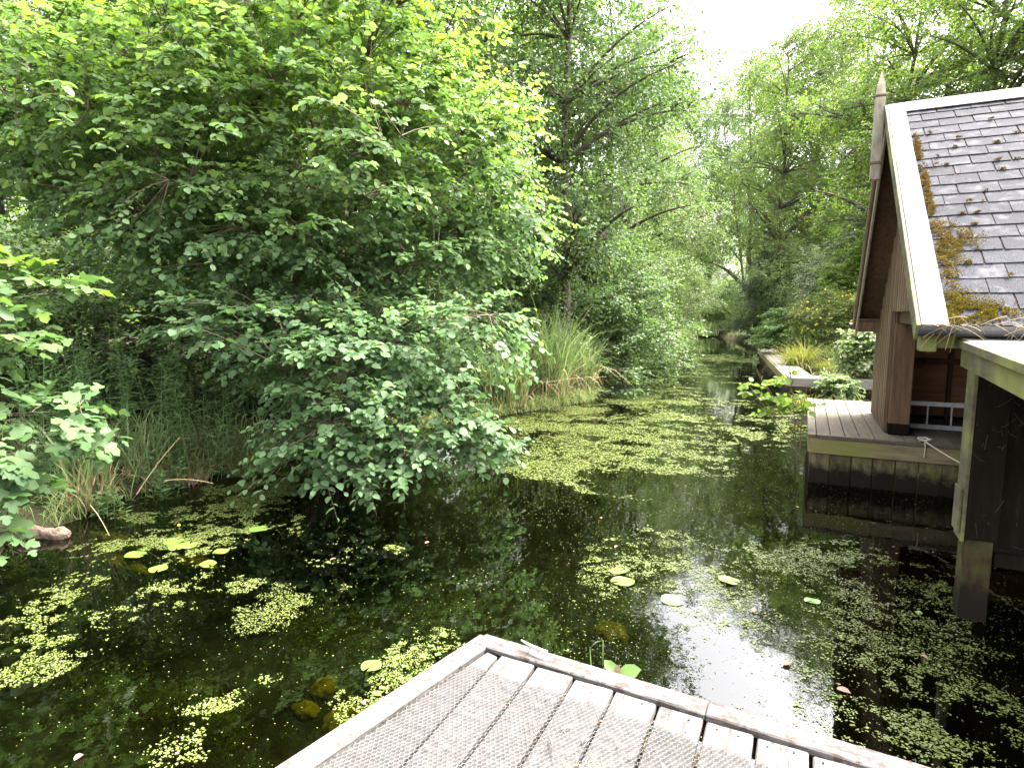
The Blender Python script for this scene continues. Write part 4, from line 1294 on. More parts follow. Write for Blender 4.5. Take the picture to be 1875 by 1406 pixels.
def herb(name, label, cat, c, h, n_stem, leaf_len, mat, group=None, narrow=1.0, kind='lance', flower=None, rr=0.12, per=26):
    c = np.array([c[0], c[1], float(ground_z(np.array([c[0]]), np.array([c[1]]))[0])])
    c[2] = max(c[2], 0.0)
    o = thing(name, label, cat, c, group)
    b = c + np.concatenate([np.clip(rng.normal(0, rr, (n_stem, 2)), -0.2, 0.2) if True else rng.normal(0, rr, (n_stem, 2)), np.full((n_stem, 1), -0.05)], 1)
    tp = b + np.concatenate([rng.normal(0, h * 0.13, (n_stem, 2)), h * rng.uniform(0.7, 1.1, (n_stem, 1))], 1)
    m = (b + tp) / 2 + rng.normal(0, 0.05, (n_stem, 3))
    P = bez(b, m, tp, 6)
    V, q = tubes(P, np.linspace(0.006, 0.002, 6)[None], 4)
    obj('stems', V, q, M['herb'], o, attr=np.zeros(len(V)))
    t = np.tile(np.linspace(0.12, 1.0, per), n_stem)
    ks = np.repeat(np.arange(n_stem), per)
    a, mm, c_ = b[ks], m[ks], tp[ks]
    tt = t[:, None]
    pos = a * (1 - tt) ** 2 + 2 * mm * tt * (1 - tt) + c_ * tt * tt
    ang = np.tile(np.arange(per) * 2.4, n_stem) + np.repeat(rng.uniform(0, 6, n_stem), per)
    d = np.stack([np.cos(ang), np.sin(ang), 0.35 + rng.normal(0, 0.25, len(t))], -1)
    nn = np.tile([0, 0, 1.0], (len(t), 1)) - d * 0.3 + rng.normal(0, 0.2, d.shape)
    sz = leaf_len * (0.55 + 0.6 * np.sin(math.pi * np.clip(t * 0.85 + 0.1, 0, 1))) * rng.uniform(0.8, 1.2, len(t))
    V, F, ti = place_leaves(kind, pos, d, nn, sz, np.clip((t - 0.8) * 2, 0, 0.5), narrow)
    obj('foliage', V, F, M[mat], o, attr=ti, kind='stuff')
    if flower:
        k = 14 * n_stem
        fp = tp[rng.integers(0, n_stem, k)] + rng.normal(0, 0.02, (k, 3)) - np.stack([np.zeros(k), np.zeros(k), rng.uniform(0, 0.22, k)], -1)
        V, F, ti = place_leaves('broad', fp, rng.normal(size=(k, 3)), rng.normal(size=(k, 3)), 0.03)
        obj('flowers', V, F, M[flower], o, attr=ti, kind='stuff')
    return o


WLB = 'tall willowherb with narrow leaves in the patch between sapling and hazel'
for (x, D, h) in [(70, 7.6, 1.7), (130, 8.2, 1.9), (190, 7.6, 1.65), (240, 8.4, 1.9), (290, 7.7, 1.6), (345, 8.0, 1.6), (400, 8.4, 1.7), (215, 9.2, 2.0), (310, 9.2, 1.9), (110, 9.4, 2.1), (40, 8.6, 1.9)]:
    herb('willowherb_plant', WLB, 'willowherb', gp(x, D), h, 7, 0.16, 'herb', 'willowherb patch on the left bank', per=30, rr=0.16)
for (x, y, h, lb) in [(120, 900, 0.55, 'low leafy herb above the log'), (40, 930, 0.5, 'low leafy herb left of the log'), (210, 940, 0.4, 'low leafy herb at the foot of the log sedge'),
                      (310, 905, 0.5, 'low leafy herb between the sedge clumps'), (485, 870, 0.5, 'low leafy herb under the left hazel branches')]:
    herb('nettle_plant', lb, 'herb', on_z(x, y), h, 7, 0.11, 'herb', 'low herbs along the left waterline', 1.9, 'lance', rr=0.14, per=16)
for (x, y, h, lb) in [(905, 745, 1.3, 'purple-flowered loosestrife left of the reeds'), (935, 735, 1.5, 'purple-flowered loosestrife among the reeds')]:
    herb('loosestrife_plant', lb, 'loosestrife', on_z(x, y), h, 5, 0.10, 'herb', 'loosestrife by the reeds', 1.0, 'lance', 'purple')
# fern
fc = on_z(232, 885)
fern = thing('fern', 'small green fern hanging over the water between the sedge clumps', 'fern', (fc[0], fc[1], 0.05))
mb, pv, pd, pn, ps = MB(), [], [], [], []
for k in range(9):
    a = rng.uniform(0, 6.28)
    b0 = np.array([fc[0], fc[1], 0.12])
    e = b0 + np.array([math.cos(a) * 0.38, math.sin(a) * 0.38, rng.uniform(0.1, 0.45)])
    mid = (b0 + e) / 2 + np.array([0, 0, 0.28])
    c = bez(b0[None], mid[None], e[None], 15)
    mb.add(*tubes(c, 0.0025, 3))
    tg = nrm(np.gradient(c[0], axis=0))
    sd_ = nrm(np.cross(tg, np.array([0, 0, 1.0])))
    for s_ in (-1, 1):
        pv.append(c[0][2:]); pd.append(sd_[2:] * s_ + tg[2:] * 0.3); pn.append(np.cross(sd_, tg)[2:]); ps.append(0.12 * np.sin(np.linspace(0.5, 3.05, 13)) + 0.01)
mb.build('stems', M['herb'], fern)
V, F, ti = place_leaves('lance', np.concatenate(pv), np.concatenate(pd), np.concatenate(pn), np.concatenate(ps))
obj('fronds', V, F, M['herb'], fern, attr=ti, kind='stuff')

# undergrowth covering the banks
def cover(name, label, xr, yr, n, hmin, hmax, mat, width, side):
    x, y = rng.uniform(*xr, n), rng.uniform(*yr, n)
    s = creek_sd(x, y)
    xl = np.interp(y, LBANK[:, 1], LBANK[:, 0])
    ok = (s < -0.02) & ((x < xl + 0.5) if side == 'l' else (x > xl + 1.5))
    x, y = x[ok], y[ok]
    b = np.stack([x, y, ground_z(x, y) - 0.02], -1)
    V, q, ti = blades(b, rng.uniform(hmin, hmax, len(x)), rng.uniform(0.2, 0.9, len(x)), width, 4, 0.5)
    o = obj(name, V, q, M[mat], None, attr=ti)
    tag(o, label, 'grass', kind='stuff')


cover('bank_grass', 'rough dark grass covering the wooded left bank', (-20, -5), (2, 22), 15000, 0.15, 0.55, 'blade', 0.014, 'l')
cover('bank_grass', 'rough grass along the far creek banks', (-24, 4), (18, 66), 8000, 0.3, 0.8, 'blade', 0.045, 'l')
cover('bank_grass', 'rough grass on the ground right of the creek', (-6, 14), (12, 66), 9000, 0.15, 0.5, 'blade', 0.035, 'r')

nb = 9000
tl = rng.uniform(2, 40, nb)
tl = np.where(rng.random(nb) < 0.7, rng.uniform(2, 19, nb), tl)
xb = np.interp(tl, LBANK[:, 1], LBANK[:, 0]) - rng.uniform(-0.03, 0.35, nb)
kf = fbm(xb * 2, tl * 2, 77) > 0.40
xb, tl = xb[kf], tl[kf]
bb = np.stack([xb, tl, np.maximum(ground_z(xb, tl), -0.05) - 0.02], -1)
V, q, ti = blades(bb, rng.uniform(0.15, 0.6, len(xb)), rng.uniform(0.3, 1.2, len(xb)), 0.011, 5, 0.9, tint=rng.random(len(xb)) ** 2)
o = obj('bank_fringe', V, q, M['blade'], None, attr=ti)
tag(o, 'fringe of rough grass and straw hanging over the left waterline', 'grass', kind='stuff')
nf = 66000
aa = rng.uniform(-200, 1950, nf)
Df = np.where(aa < 1250, rng.uniform(40, 72, nf), rng.uniform(72, 95, nf))
zf = rng.random(nf) ** 0.9 * (9 + 6 * fbm(aa / 90, aa * 0 + 3, 61))
pf = F0[None] * Df[:, None] + R0[None] * ((aa - 937.5) / 1100.0 * Df)[:, None]
pf[:, 2] = zf
kf = (fbm(aa / 16, zf * 0.9, 62) > 0.42) & (creek_sd(pf[:, 0], pf[:, 1]) < -2)
pf = pf[kf]
V, F, ti = place_leaves('broad', pf, rng.normal(size=pf.shape), rng.normal(size=pf.shape) * 0.8 + (0, 0, 1), rng.uniform(0.28, 0.52, len(pf)), rng.random(len(pf)) * 0.4)
o = obj('far_woodland', V, F, M['oak'], None, attr=ti)
tag(o, 'far-off woodland seen as one green mass behind the trees', 'woodland', kind='stuff')

# dry stalks leaning over the water
SG = 'dry stalks over the water'
for (a, b, lb) in [((390, 885, 6.9), (300, 880, 6.6), 'dry stalk fallen outward from the brown tussock'), ((250, 905, 6.7), (330, 800, 7.0), 'dry bent stalk leaning right of the log sedge'),
                   ((1000, 700, 13.0), (1110, 690, 13.2), 'dry stalk hanging from the reeds towards the bush'), ((1030, 640, 13.5), (1085, 560, 13.6), 'dry stalk standing out of the reeds'),
                   ((165, 925, 5.9), (200, 980, 5.6), 'dry stalk dipping into the water by the log'), ((340, 640, 8), (420, 590, 8.2), 'pale dead stalk among the willowherb')]:
    p, q_ = at(*a), at(*b)
    p[2], q_[2] = max(p[2], 0.02), max(q_[2], 0.01)
    V, qd = tubes(bez(p[None], ((p + q_) / 2 + np.array([0, 0, 0.06]))[None], q_[None], 7), np.linspace(0.005, 0.003, 7)[None], 4)
    tag(obj('dry_stalk', V, qd, M['straw'], None, attr=np.zeros(len(V))), lb, 'stalk', SG)

# log at the left waterline
l0, l1 = on_z(28, 985) + (0, 0, 0.07), on_z(128, 985) + (0, 0, 0.04)
t = np.linspace(0, 1, 14)
path = l0[None] * (1 - t[:, None]) + l1[None] * t[:, None]
V, q = tubes(path[None], ((0.078 + 0.010 * np.sin(t * 9) - 0.02 * t) * (1 - np.abs(2 * t - 1) ** 7 * 0.55))[None], 14)
V += np.stack([np.zeros(len(V)), np.zeros(len(V)), 0.03 * (fbm(V[:, 0] * 14 + V[:, 2] * 20, V[:, 1] * 14, 33, 4) - 0.5)], -1) + rng.normal(0, 0.005, V.shape)
mb = MB()
mb.add(V, q)
for e in (0, 13):
    ring = V[e * 14:(e + 1) * 14]
    mb.add(np.concatenate([ring, ring.mean(0)[None]]), np.array([[i, (i + 1) % 14, 14] for i in range(14)]))
o = mb.build('log', M['log'], None, smooth=True)
tag(o, 'short brown bark-covered log lying at the left waterline', 'log')

# ------------------------------------------------------------------ dock inside and in front of the boathouse
dk = thing('boathouse_dock', 'plank dock with green-stained fascia under the boathouse gable', 'dock', (0.6, 10, 0))
DX0, DY0, DY1 = 0.12, 8.93, 12.75
x = DX0 + 0.10
while x < 5.2:
    w = 0.17
    y1 = DY1 - 0.02 if x < 1.3 else JY1 - 0.03
    bx('plank', M['dock'], dk, (x, x + w - 0.008), (DY0 + 0.07, y1), (DZ - 0.045, DZ + rng.uniform(-0.002, 0.003)), 0.004, 0.001)
    x += w
bx('edge_plank', M['dock'], dk, (DX0 - 0.01, DX0 + 0.092), (DY0, DY1), (DZ - 0.045, DZ + 0.004), 0.004)
bx('edge_plank', M['dock'], dk, (DX0 + 0.10, 5.2), (DY0 - 0.01, DY0 + 0.062), (DZ - 0.045, DZ + 0.004), 0.004)
bx('fascia_board', M['fascia'], dk, (DX0 + 0.02, 2.15), (DY0 + 0.0, DY0 + 0.04), (DZ - 0.25, DZ - 0.05), 0.005)
bx('fascia_board', M['fascia'], dk, (2.155, 5.2), (DY0 + 0.0, DY0 + 0.04), (DZ - 0.25, DZ - 0.05), 0.005)
bx('side_fascia', M['fascia'], dk, (DX0, DX0 + 0.04), (DY0 + 0.045, DY1), (DZ - 0.25, DZ - 0.05), 0.005)
x = DX0 + 0.03
while x < 5.0:
    bx('pile_board', M['pile'], dk, (x, x + 0.243), (DY0 + 0.03 + rng.uniform(0, 0.018), DY0 + 0.09), (-1.3, DZ - 0.255), 0.010, 0.003)
    x += 0.25
y = DY0 + 0.1
while y < DY1:
    bx('pile_board', M['pile'], dk, (DX0 + 0.03, DX0 + 0.08), (y, y + 0.243), (-1.3, DZ - 0.255), 0.008, 0.002)
    y += 0.25
bx('back_board', M['pile'], dk, (DX0 + 0.1, 2.1), (DY1 - 0.05, DY1 - 0.01), (-1.3, DZ - 0.06), 0.006)
# leaf litter drifted against the wall on the dock
n = 260
bp = np.stack([rng.normal(0.78, 0.16, n), rng.normal(11.4, 0.5, n), np.full(n, DZ + 0.008)], -1)
bp[:, 0] = np.clip(bp[:, 0], 0.3, 1.0)
V, q, ti = blades(bp, 0.02, 6 * rng.random(n), 0.006, 4, 0.9)
o = obj('dry_litter', V, q, M['straw'], None, attr=ti)
tag(o, 'dry brown grass litter drifted on the dock beside the gable wall', 'litter', kind='stuff')

# ladder lying on its side
ld = thing('ladder', 'aluminium ladder lying on its side inside the boathouse', 'ladder', (2.2, 10.1, DZ))
for z in (DZ + 0.035, DZ + 0.36):
    bx('rail', M['alu'], ld, (1.38, 4.2), (10.05, 10.08), (z - 0.032, z + 0.032), 0.004)
for xx in np.arange(1.62, 4.2, 0.28):
    V, q = tubes(np.array([[(xx, 10.095, DZ + 0.03), (xx, 10.095, DZ + 0.36)]]), 0.014, 8)
    obj('rung', V, q, M['alu'], ld, smooth=True)

# rope tied at the dock edge
rp = thing('mooring_rope', 'pale mooring rope knotted at the dock edge and running right', 'rope', (1.43, DY0 + 0.03, DZ))
kp = np.array([1.43, DY0 + 0.04, DZ + 0.02])
t = np.linspace(0, 6 * math.pi, 60)
coil = np.stack([kp[0] + 0.055 * np.cos(t) * (1 + 0.3 * np.sin(t * 0.37)), kp[1] + 0.025 * np.sin(t * 1.3), kp[2] + 0.02 + 0.022 * np.sin(t * 0.71)], -1)
V, q = tubes(coil[None], 0.009, 7)
obj('knot', V, q, M['rope'], rp, smooth=True)
hang = np.array([kp + (0.0, -0.04, 0.0), kp + (0.005, -0.068, -0.06), kp + (0.0, -0.066, -0.20)])
V, q = tubes(hang[None], 0.007, 6)
obj('loose_end', V, q, M['rope'], rp, smooth=True)
e = np.array([2.25, 6.4, 0.62])
V, q = tubes(bez(kp[None], ((kp + e) / 2 - np.array([0, 0, 0.16]))[None], e[None], 16), 0.008, 7)
obj('line', V, q, M['rope'], rp, smooth=True)

# ------------------------------------------------------------------ boardwalk beyond the inlet
wk = thing('boardwalk', 'L-shaped grey plank boardwalk edging the far garden', 'boardwalk', (-0.8, 22, 0))
WZ = 0.60
c0, c1 = np.array([-0.37, 17.46]), np.array([-1.98, 31.2])
d = (c1 - c0) / np.linalg.norm(c1 - c0)
nn_ = np.array([d[1], -d[0]])
L_ = np.linalg.norm(c1 - c0)
for k in range(4):
    a = c0 + nn_ * (0.03 + 0.165 * k) + d * 0.66
    board('plank', M['walk'], wk, (a[0], a[1], WZ - 0.04), (*(nn_ * 0.155), 0), (*(d * (L_ - 0.66)), 0), (0, 0, 0.04 + rng.uniform(-.003, .003)), 0.005)
for k in range(4):
    yy = 17.50 + 0.16 * k
    bx('plank', M['walk'], wk, (-0.33 - 0.018 * k, 2.4), (yy, yy + 0.150), (WZ - 0.04, WZ + rng.uniform(-.003, .003)), 0.005)
board('side_fascia', M['fascia'], wk, (c0[0] - 0.02, c0[1], WZ - 0.24), (*(nn_ * 0.045), 0), (*(d * L_), 0), (0, 0, 0.22), 0.005)
bx('front_fascia', M['walk'], wk, (c0[0] + 0.03, 2.4), (17.44, 17.49), (WZ - 0.24, WZ - 0.015), 0.005)
for s_ in np.arange(0.1, L_ - 0.3, 0.32):
    a = c0 + d * s_ + nn_ * 0.05
    board('pile_board', M['pile'], wk, (a[0], a[1], -1.3), (*(nn_ * 0.05), 0), (*(d * 0.31), 0), (0, 0, 1.64), 0.008)
for x in np.arange(-0.3, 2.2, 0.26):
    bx('pile_board', M['pile'], wk, (x, x + 0.25), (17.50, 17.56), (-1.3, WZ - 0.26), 0.008)
bx('end_block', M['post'], wk, (c1[0] - 0.02, c1[0] + 0.8), (c1[1] + 0.02, c1[1] + 0.5), (0.2, 1.0), 0.02)
# slanting retaining board of the inlet
rt = thing('retaining_wall', 'sloping green-stained retaining boards at the right of the inlet', 'retaining wall', (1.8, 15, 0))
for k, z in enumerate((0.10, 0.34)):
    board('board', M['fascia'], rt, (1.72, 13.0, z), (0.05, 0, 0), (0.12, 4.35, 0), (0, 0, 0.225), 0.005)
for y in (13.6, 15.2, 16.8):
    bx('post', M['pile'], rt, (1.80 + (y - 13) * 0.027, 1.90 + (y - 13) * 0.027), (y, y + 0.1), (-1.0, 0.58), 0.006)

# ------------------------------------------------------------------ garden by the boardwalk
tussock('golden_grass', 'golden ornamental grass mound on the boardwalk edge', 'grass', on_z(1462, 668, .6), 0.30, 1.35, 760, 'goldgrass', 0.2, 0.016, 0.85, 0.8, rh=0.7)
tussock('golden_grass', 'low yellow grass tuft in front of the strap leaves', 'grass', on_z(1510, 672, .6), 0.3, 0.5, 260, 'goldgrass', 0.2, 0.012, 0.8, 0.6)
tussock('iris_clump', 'clump of arching green strap leaves right of the golden grass', 'iris', on_z(1535, 668, .6), 0.45, 1.05, 240, 'blade', 0.1, 0.030, 0.6, 0.7)
tussock('grass_tuft', 'yellowed grass tuft hanging over the boardwalk corner into the inlet', 'grass', (0.05, 17.25), 0.30, 0.55, 320, 'goldgrass', 0.8, 0.012, 1.1, 1.0)
tussock('grass_tuft', 'yellowed grass tuft under the front of the boardwalk', 'grass', (0.9, 17.2), 0.42, 0.5, 320, 'goldgrass', 1.0, 0.012, 1.1, 1.0)
tussock('grass_tuft', 'straw tuft at the inlet retaining boards', 'grass', (1.6, 16.0), 0.35, 0.6, 260, 'goldgrass', 1.4, 0.012, 1.0, 1.0)


def shrub(name, label, c, h, r, leaf, size, mat, n_sub=260, n_spray=4, n_leaf=6, narrow=1.0, env=None, young=0.4, flat=0.5, spray=0.35, flower=None, nfl=0, fsize=0.05, n_limb=24, tops=6, cat='shrub', zb=None, sr=0.02):
    c = np.array([c[0], c[1], float(ground_z(np.array([c[0]]), np.array([c[1]]))[0]) if zb is None else zb])
    o = thing(name, label, cat, c)
    tp = [c + np.array([rng.normal(0, r * 0.45), rng.normal(0, r * 0.45), h * rng.uniform(0.6, 0.9)]) for _ in range(tops)]
    st = stem_set(c, tp, 7, 0.1)
    env = env or [(c[0], c[1], c[2] + h * 0.45, r * 0.9, r * 0.9, h * 0.38, 1.0), (c[0] + r * 0.35, c[1] - r * 0.2, c[2] + h * 0.72, r * 0.5, r * 0.5, h * 0.26, 1.0), (c[0] - r * 0.4, c[1] + r * 0.1, c[2] + h * 0.64, r * 0.5, r * 0.5, h * 0.24, 1.0), (c[0], c[1], c[2] + h * 0.86, r * 0.3, r * 0.3, h * 0.16, 1.0)]
    wood, lv, _ = grow(st, np.linspace(1, 0.3, 7)[None] * sr, env, n_limb, n_sub, n_spray, spray, n_leaf, leaf, size, droop=0.2, flat=flat, zmin=0.15, limb_r=sr * 0.6, young=young, narrow=narrow)
    wood.build('stems', M['twig'], o, smooth=True)
    obj('foliage', lv[0], lv[1], M[mat], o, attr=lv[2], kind='stuff')
    if flower:
        p, v = sample_env(env, nfl, 0.12)
        ok = v[:, 2] > -0.2
        p, v = p[ok], v[ok]
        V, F, ti = place_leaves('broad', p, np.cross(v, rng.normal(size=v.shape)), v, fsize, None, 1.2)
        obj('flowers', V, F, M[flower], o, attr=ti, kind='stuff')
    return o


def gtop(x, D): return gp(x, D, 0)


shrub('dogwood_shrub', 'variegated cream and green dogwood beside the gable wall', gtop(1588, 15.6), 1.65, 0.75, 'round', 0.13, 'variegated', 150, 4, 5, flat=0.5, young=0.5, narrow=0.8)
shrub('dogwood_shrub', 'low variegated shrub in front of the boardwalk face', (0.85, 16.95), 0.75, 0.38, 'round', 0.12, 'variegated', 60, 3, 5, flat=0.5, young=0.15, narrow=0.8, zb=0.05)
shrub('flowering_shrub', 'bushy shrub with small yellow flowers behind the strap leaves', gtop(1512, 22.0), 2.6, 1.45, 'oval', 0.075, 'gardenleaf', 560, 5, 6, narrow=0.8, flower='yellow', nfl=420, fsize=0.07)
shrub('flowering_shrub', 'yellow-flowered shrub close behind the variegated dogwood', gtop(1580, 20.5), 2.5, 1.2, 'oval', 0.08, 'gardenleaf', 420, 5, 6, narrow=0.8, flower='yellow', nfl=140, fsize=0.06)
shrub('pale_shrub', 'whitish silver-leaved shrub behind the garden shrubs', gtop(1530, 27.5), 5.6, 2.0, 'oval', 0.12, 'pale', 700, 5, 6, flat=0.6, young=0.7)
shrub('leafy_shrub', 'rounded fresh green shrub below the whitish shrub', gtop(1568, 25), 5.0, 1.9, 'broad', 0.10, 'fresh', 650, 4, 6, young=0.2)
# spreading conifer: flat layered sprays
cc = gtop(1438, 25.0)
cz = float(ground_z(np.array([cc[0]]), np.array([cc[1]]))[0])
cf = thing('juniper', 'blue-green spreading conifer between the boardwalk end and the yellow flowers', 'conifer', (cc[0], cc[1], cz))
mb, pv, pd, pn, ps, pt_ = MB(), [], [], [], [], []
for k in range(70):
    a = rng.uniform(0, 6.28)
    z0 = cz + rng.uniform(0.3, 2.3)
    ln_ = rng.uniform(0.8, 1.7) * (1 - 0.3 * (z0 - cz) / 2.4)
    b0 = np.array([cc[0], cc[1], z0 * 0.8])
    e = b0 + np.array([math.cos(a) * ln_, math.sin(a) * ln_, rng.uniform(-0.05, 0.35)])
    c = bez(b0[None], ((b0 + e) / 2 + np.array([0, 0, 0.18]))[None], e[None], 12)
    mb.add(*tubes(c, np.linspace(0.012, 0.003, 12)[None], 4))
    tg = nrm(np.gradient(c[0], axis=0))
    for r_ in range(14):
        p = c[0][3:] + rng.normal(0, 0.05, (9, 3)) * (1, 1, 0.5)
        pv.append(p)
        pd.append(tg[3:] * 0.7 + rng.normal(0, 0.6, (9, 3)) * (1, 1, 0.4))
        pn.append(np.tile([0, 0, 1.0], (9, 1)) + rng.normal(0, 0.3, (9, 3)))
        ps.append(rng.uniform(0.12, 0.24, 9))
        pt_.append(np.linspace(0, 0.8, 9) * rng.random())
tr = np.array([[(cc[0], cc[1], cz - 0.1), (cc[0] + 0.05, cc[1], cz + 1.2), (cc[0], cc[1], cz + 2.3)]])
mb.add(*tubes(tr, np.array([[0.06, 0.04, 0.012]]), 6))
mb.build('stems', M['twig'], cf)
V, F, ti = place_leaves('lance', np.concatenate(pv), np.concatenate(pd), np.concatenate(pn), np.concatenate(ps), np.concatenate(pt_))
obj('foliage', V, F, M['conifer'], cf, attr=ti, kind='stuff')

# alder sapling rooted at the dock corner
ab = np.array([0.02, 8.95, 0.0])
sp = thing('alder_sapling', 'thin alder sapling with fresh leaves growing at the dock corner', 'sapling', ab)
stl = np.array([bez(np.array([[0.04, 8.90, -0.3]]), np.array([[0.0, 8.86, 0.5]]), at(1445, 662, 8.4)[None], 8)[0],
                bez(np.array([[0.03, 8.90, 0.35]]), np.array([[-0.25, 8.8, 0.75]]), at(1368, 700, 8.5)[None], 8)[0],
                bez(np.array([[0.03, 8.90, 0.45]]), np.array([[0.0, 8.8, 0.8]]), at(1478, 705, 8.3)[None], 8)[0]])
env = [E_(1445, 690, 8.4, 0.16, 0.16, 0.16, 1.2), E_(1385, 720, 8.5, 0.24, 0.15, 0.10, 1.2), E_(1470, 735, 8.4, 0.20, 0.15, 0.12, 1), E_(1425, 745, 8.5, 0.22, 0.15, 0.12, 0.8)]
wood, lv, parts = grow(stl, np.linspace(0.010, 0.003, 8)[None], env, 10, 20, 2, 0.20, 5, 'round', 0.105, droop=0.0, flat=0.45, zmin=0.3, limb_r=0.005, young=0.7, leaf_parts=300)
wood.build('stems', M['twig'], sp, smooth=True)
if len(lv[0]): obj('foliage', lv[0], lv[1], M['fresh'], sp, attr=lv[2], kind='stuff')
single_leaf_objects('round', M['fresh'], sp, parts)

# ------------------------------------------------------------------ moss on the roof
mb_p, mb_n, mb_s = [], [], []
def moss(cx, cd, rx, rd, n):
    x, dd_ = rng.normal(cx, rx, n), rng.normal(cd, rd, n)
    ok = (x > XV + 0.165) & (dd_ > 0.0)
    x, dd_ = x[ok], dd_[ok]
    k = fbm(x * 14, dd_ * 14, 41) 
    ok = k > 0.40
    x, dd_ = x[ok], dd_[ok]
    h = 0.012 + 0.05 * np.clip(fbm(x * 14, dd_ * 14, 41)[...] - 0.40, 0, 1) + rng.uniform(0, 0.006, len(x))
    mb_p.append(np.array([on_slope(a, b, c) for a, b, c in zip(x, dd_, h)]).reshape(-1, 3))


for args in [(0.98, 0.18, 0.07, 0.13, 4200), (1.16, 0.16, 0.09, 0.06, 2600), (0.97, 0.62, 0.03, 0.08, 500), (0.98, 0.95, 0.05, 0.12, 1900), (1.08, 1.15, 0.07, 0.10, 1800), (0.97, 1.4, 0.04, 0.12, 700)]:
    moss(*args)
for dd_ in np.arange(1.6, 3.4, 0.1):
    moss(0.935 + rng.uniform(0, 0.02), dd_, 0.018, 0.05, 260)
for k in range(46):                                     # small cushions in the joints
    r_ = rng.integers(3, 20)
    moss(1.05 + rng.random() ** 1.6 * 1.4, 0.02 + r_ * ex + 0.0, 0.012, 0.008, int(rng.integers(30, 120)))
P_ = np.concatenate(mb_p)
n = len(P_)
V, F, ti = place_leaves('broad', P_, rng.normal(size=(n, 3)) + snor, rng.normal(size=(n, 3)), rng.uniform(0.008, 0.016, n), np.clip((P_[:, 2] - ZN) / 1.6, 0, 1) * 0.7 + 0.3 * rng.random(n))
obj('moss', V, F, M['moss'], roof, attr=ti, kind='stuff')

# ------------------------------------------------------------------ floating plants
def poly_sample(pts, n, warp=0.0):
    P = np.array([on_z(*p)[:2] for p in pts])
    lo, hi = P.min(0), P.max(0)
    lo, hi = lo - warp * 0.5, hi + warp * 0.5
    q0_ = rng.uniform(lo, hi, (n, 2))
    q = q0_ + warp * 1.3 * np.stack([fbm(q0_[:, 0] * 1.1 / max(warp, .1) * .5, q0_[:, 1] * 1.1 / max(warp, .1) * .5, 91) - 0.5, fbm(q0_[:, 0] * 1.1 / max(warp, .1) * .5, q0_[:, 1] * 1.1 / max(warp, .1) * .5, 95) - 0.5], -1)
    ins = np.zeros(n, bool)
    d = np.full(n, 1e9)
    for i in range(len(P)):
        a, b = P[i], P[(i + 1) % len(P)]
        cond = (a[1] > q[:, 1]) != (b[1] > q[:, 1])
        ins ^= cond & (q[:, 0] < (b[0] - a[0]) * (q[:, 1] - a[1]) / (b[1] - a[1] + 1e-12) + a[0])
        e = b - a
        t = np.clip(((q - a) @ e) / (e @ e), 0, 1)
        d = np.minimum(d, np.linalg.norm(q - a - t[:, None] * e, axis=1))
    sd = np.where(ins, d, -d)
    return q0_, sd, (hi - lo).prod()


FR = {'p': [], 'r': []}


def fronds(pts, per_m2, thr, freq, size, soft=0.25, seed=1, stretch=(1, 1), fade=0.10):
    """floating fronds: clumped by noise inside a soft-edged region of the water"""
    P = np.array([on_z(*p)[:2] for p in pts])
    area = (P.max(0) - P.min(0)).prod()
    n = int(min(per_m2 * area, 160000))
    q, sd, _ = poly_sample(pts, n, warp=soft)
    f = fbm(q[:, 0] * freq * stretch[0], q[:, 1] * freq * stretch[1], seed, 3)
    f2 = fbm(q[:, 0] * freq * 4, q[:, 1] * freq * 4, seed + 9, 3)
    f3 = fbm(q[:, 0] * 18, q[:, 1] * 18, seed + 17, 2)
    val = 0.5 + (f - 0.5) * 0.75 + (f2 - 0.5) * 0.55 + (f3 - 0.5) * 0.35 + np.clip(sd / soft, -1.2, 0.5) * 0.16
    ok = rng.random(n) < np.clip((val - thr) / fade, 0, 1)
    q = q[ok]
    ok = creek_sd(q[:, 0], q[:, 1]) > 0.0
    q = q[ok]
    FR['p'].append(q)
    FR['r'].append(size * np.clip(np.exp(rng.normal(-0.12, 0.38, len(q))), 0.4, 2.0))


fronds([(880, 810), (960, 765), (1090, 735), (1180, 722), (1215, 755), (1260, 792), (1330, 830), (1310, 862), (1200, 870), (1050, 878), (930, 872), (915, 850), (1000, 828), (960, 812)], 6500, 0.49, 0.9, 0.011, 0.6, 1, (0.6, 1.4), 0.16)
fronds([(1090, 728), (1180, 690), (1275, 705), (1300, 740), (1240, 765), (1150, 750)], 2600, 0.53, 0.8, 0.018, 0.8, 2, (0.6, 1.2), 0.14)
fronds([(1265, 765), (1390, 738), (1460, 765), (1470, 800), (1420, 818), (1300, 792)], 3000, 0.565, 1.0, 0.016, 0.7, 3, (0.7, 1.2), 0.16)
fronds([(1270, 672), (1390, 655), (1405, 688), (1300, 697), (1190, 700)], 1000, 0.56, 0.7, 0.028, 1.5, 4, (0.6, 1.0), 0.12)
fronds([(1260, 652), (1380, 642), (1385, 655), (1270, 664)], 300, 0.54, 0.5, 0.05, 1.5, 5)
fronds([(1480, 722), (1590, 722), (1600, 740), (1500, 735)], 2600, 0.25, 0.9, 0.026, 0.5, 6)
fronds([(190, 935), (330, 890), (560, 878), (590, 905), (510, 950), (500, 1025), (390, 1050), (190, 1010)], 12000, 0.54, 1.5, 0.0075, 0.5, 7, fade=0.14)
fronds([(0, 1140), (60, 1085), (330, 1055), (460, 1065), (340, 1115), (150, 1140), (130, 1185), (0, 1175)], 13000, 0.53, 1.8, 0.007, 0.3, 8, fade=0.14)
fronds([(425, 1112), (470, 1068), (560, 1060), (565, 1098), (480, 1158)], 14000, 0.45, 2.2, 0.0055, 0.2, 9, fade=0.22)
fronds([(0, 1208), (130, 1192), (125, 1218), (0, 1245)], 16000, 0.50, 2.5, 0.006, 0.15, 10, fade=0.14)
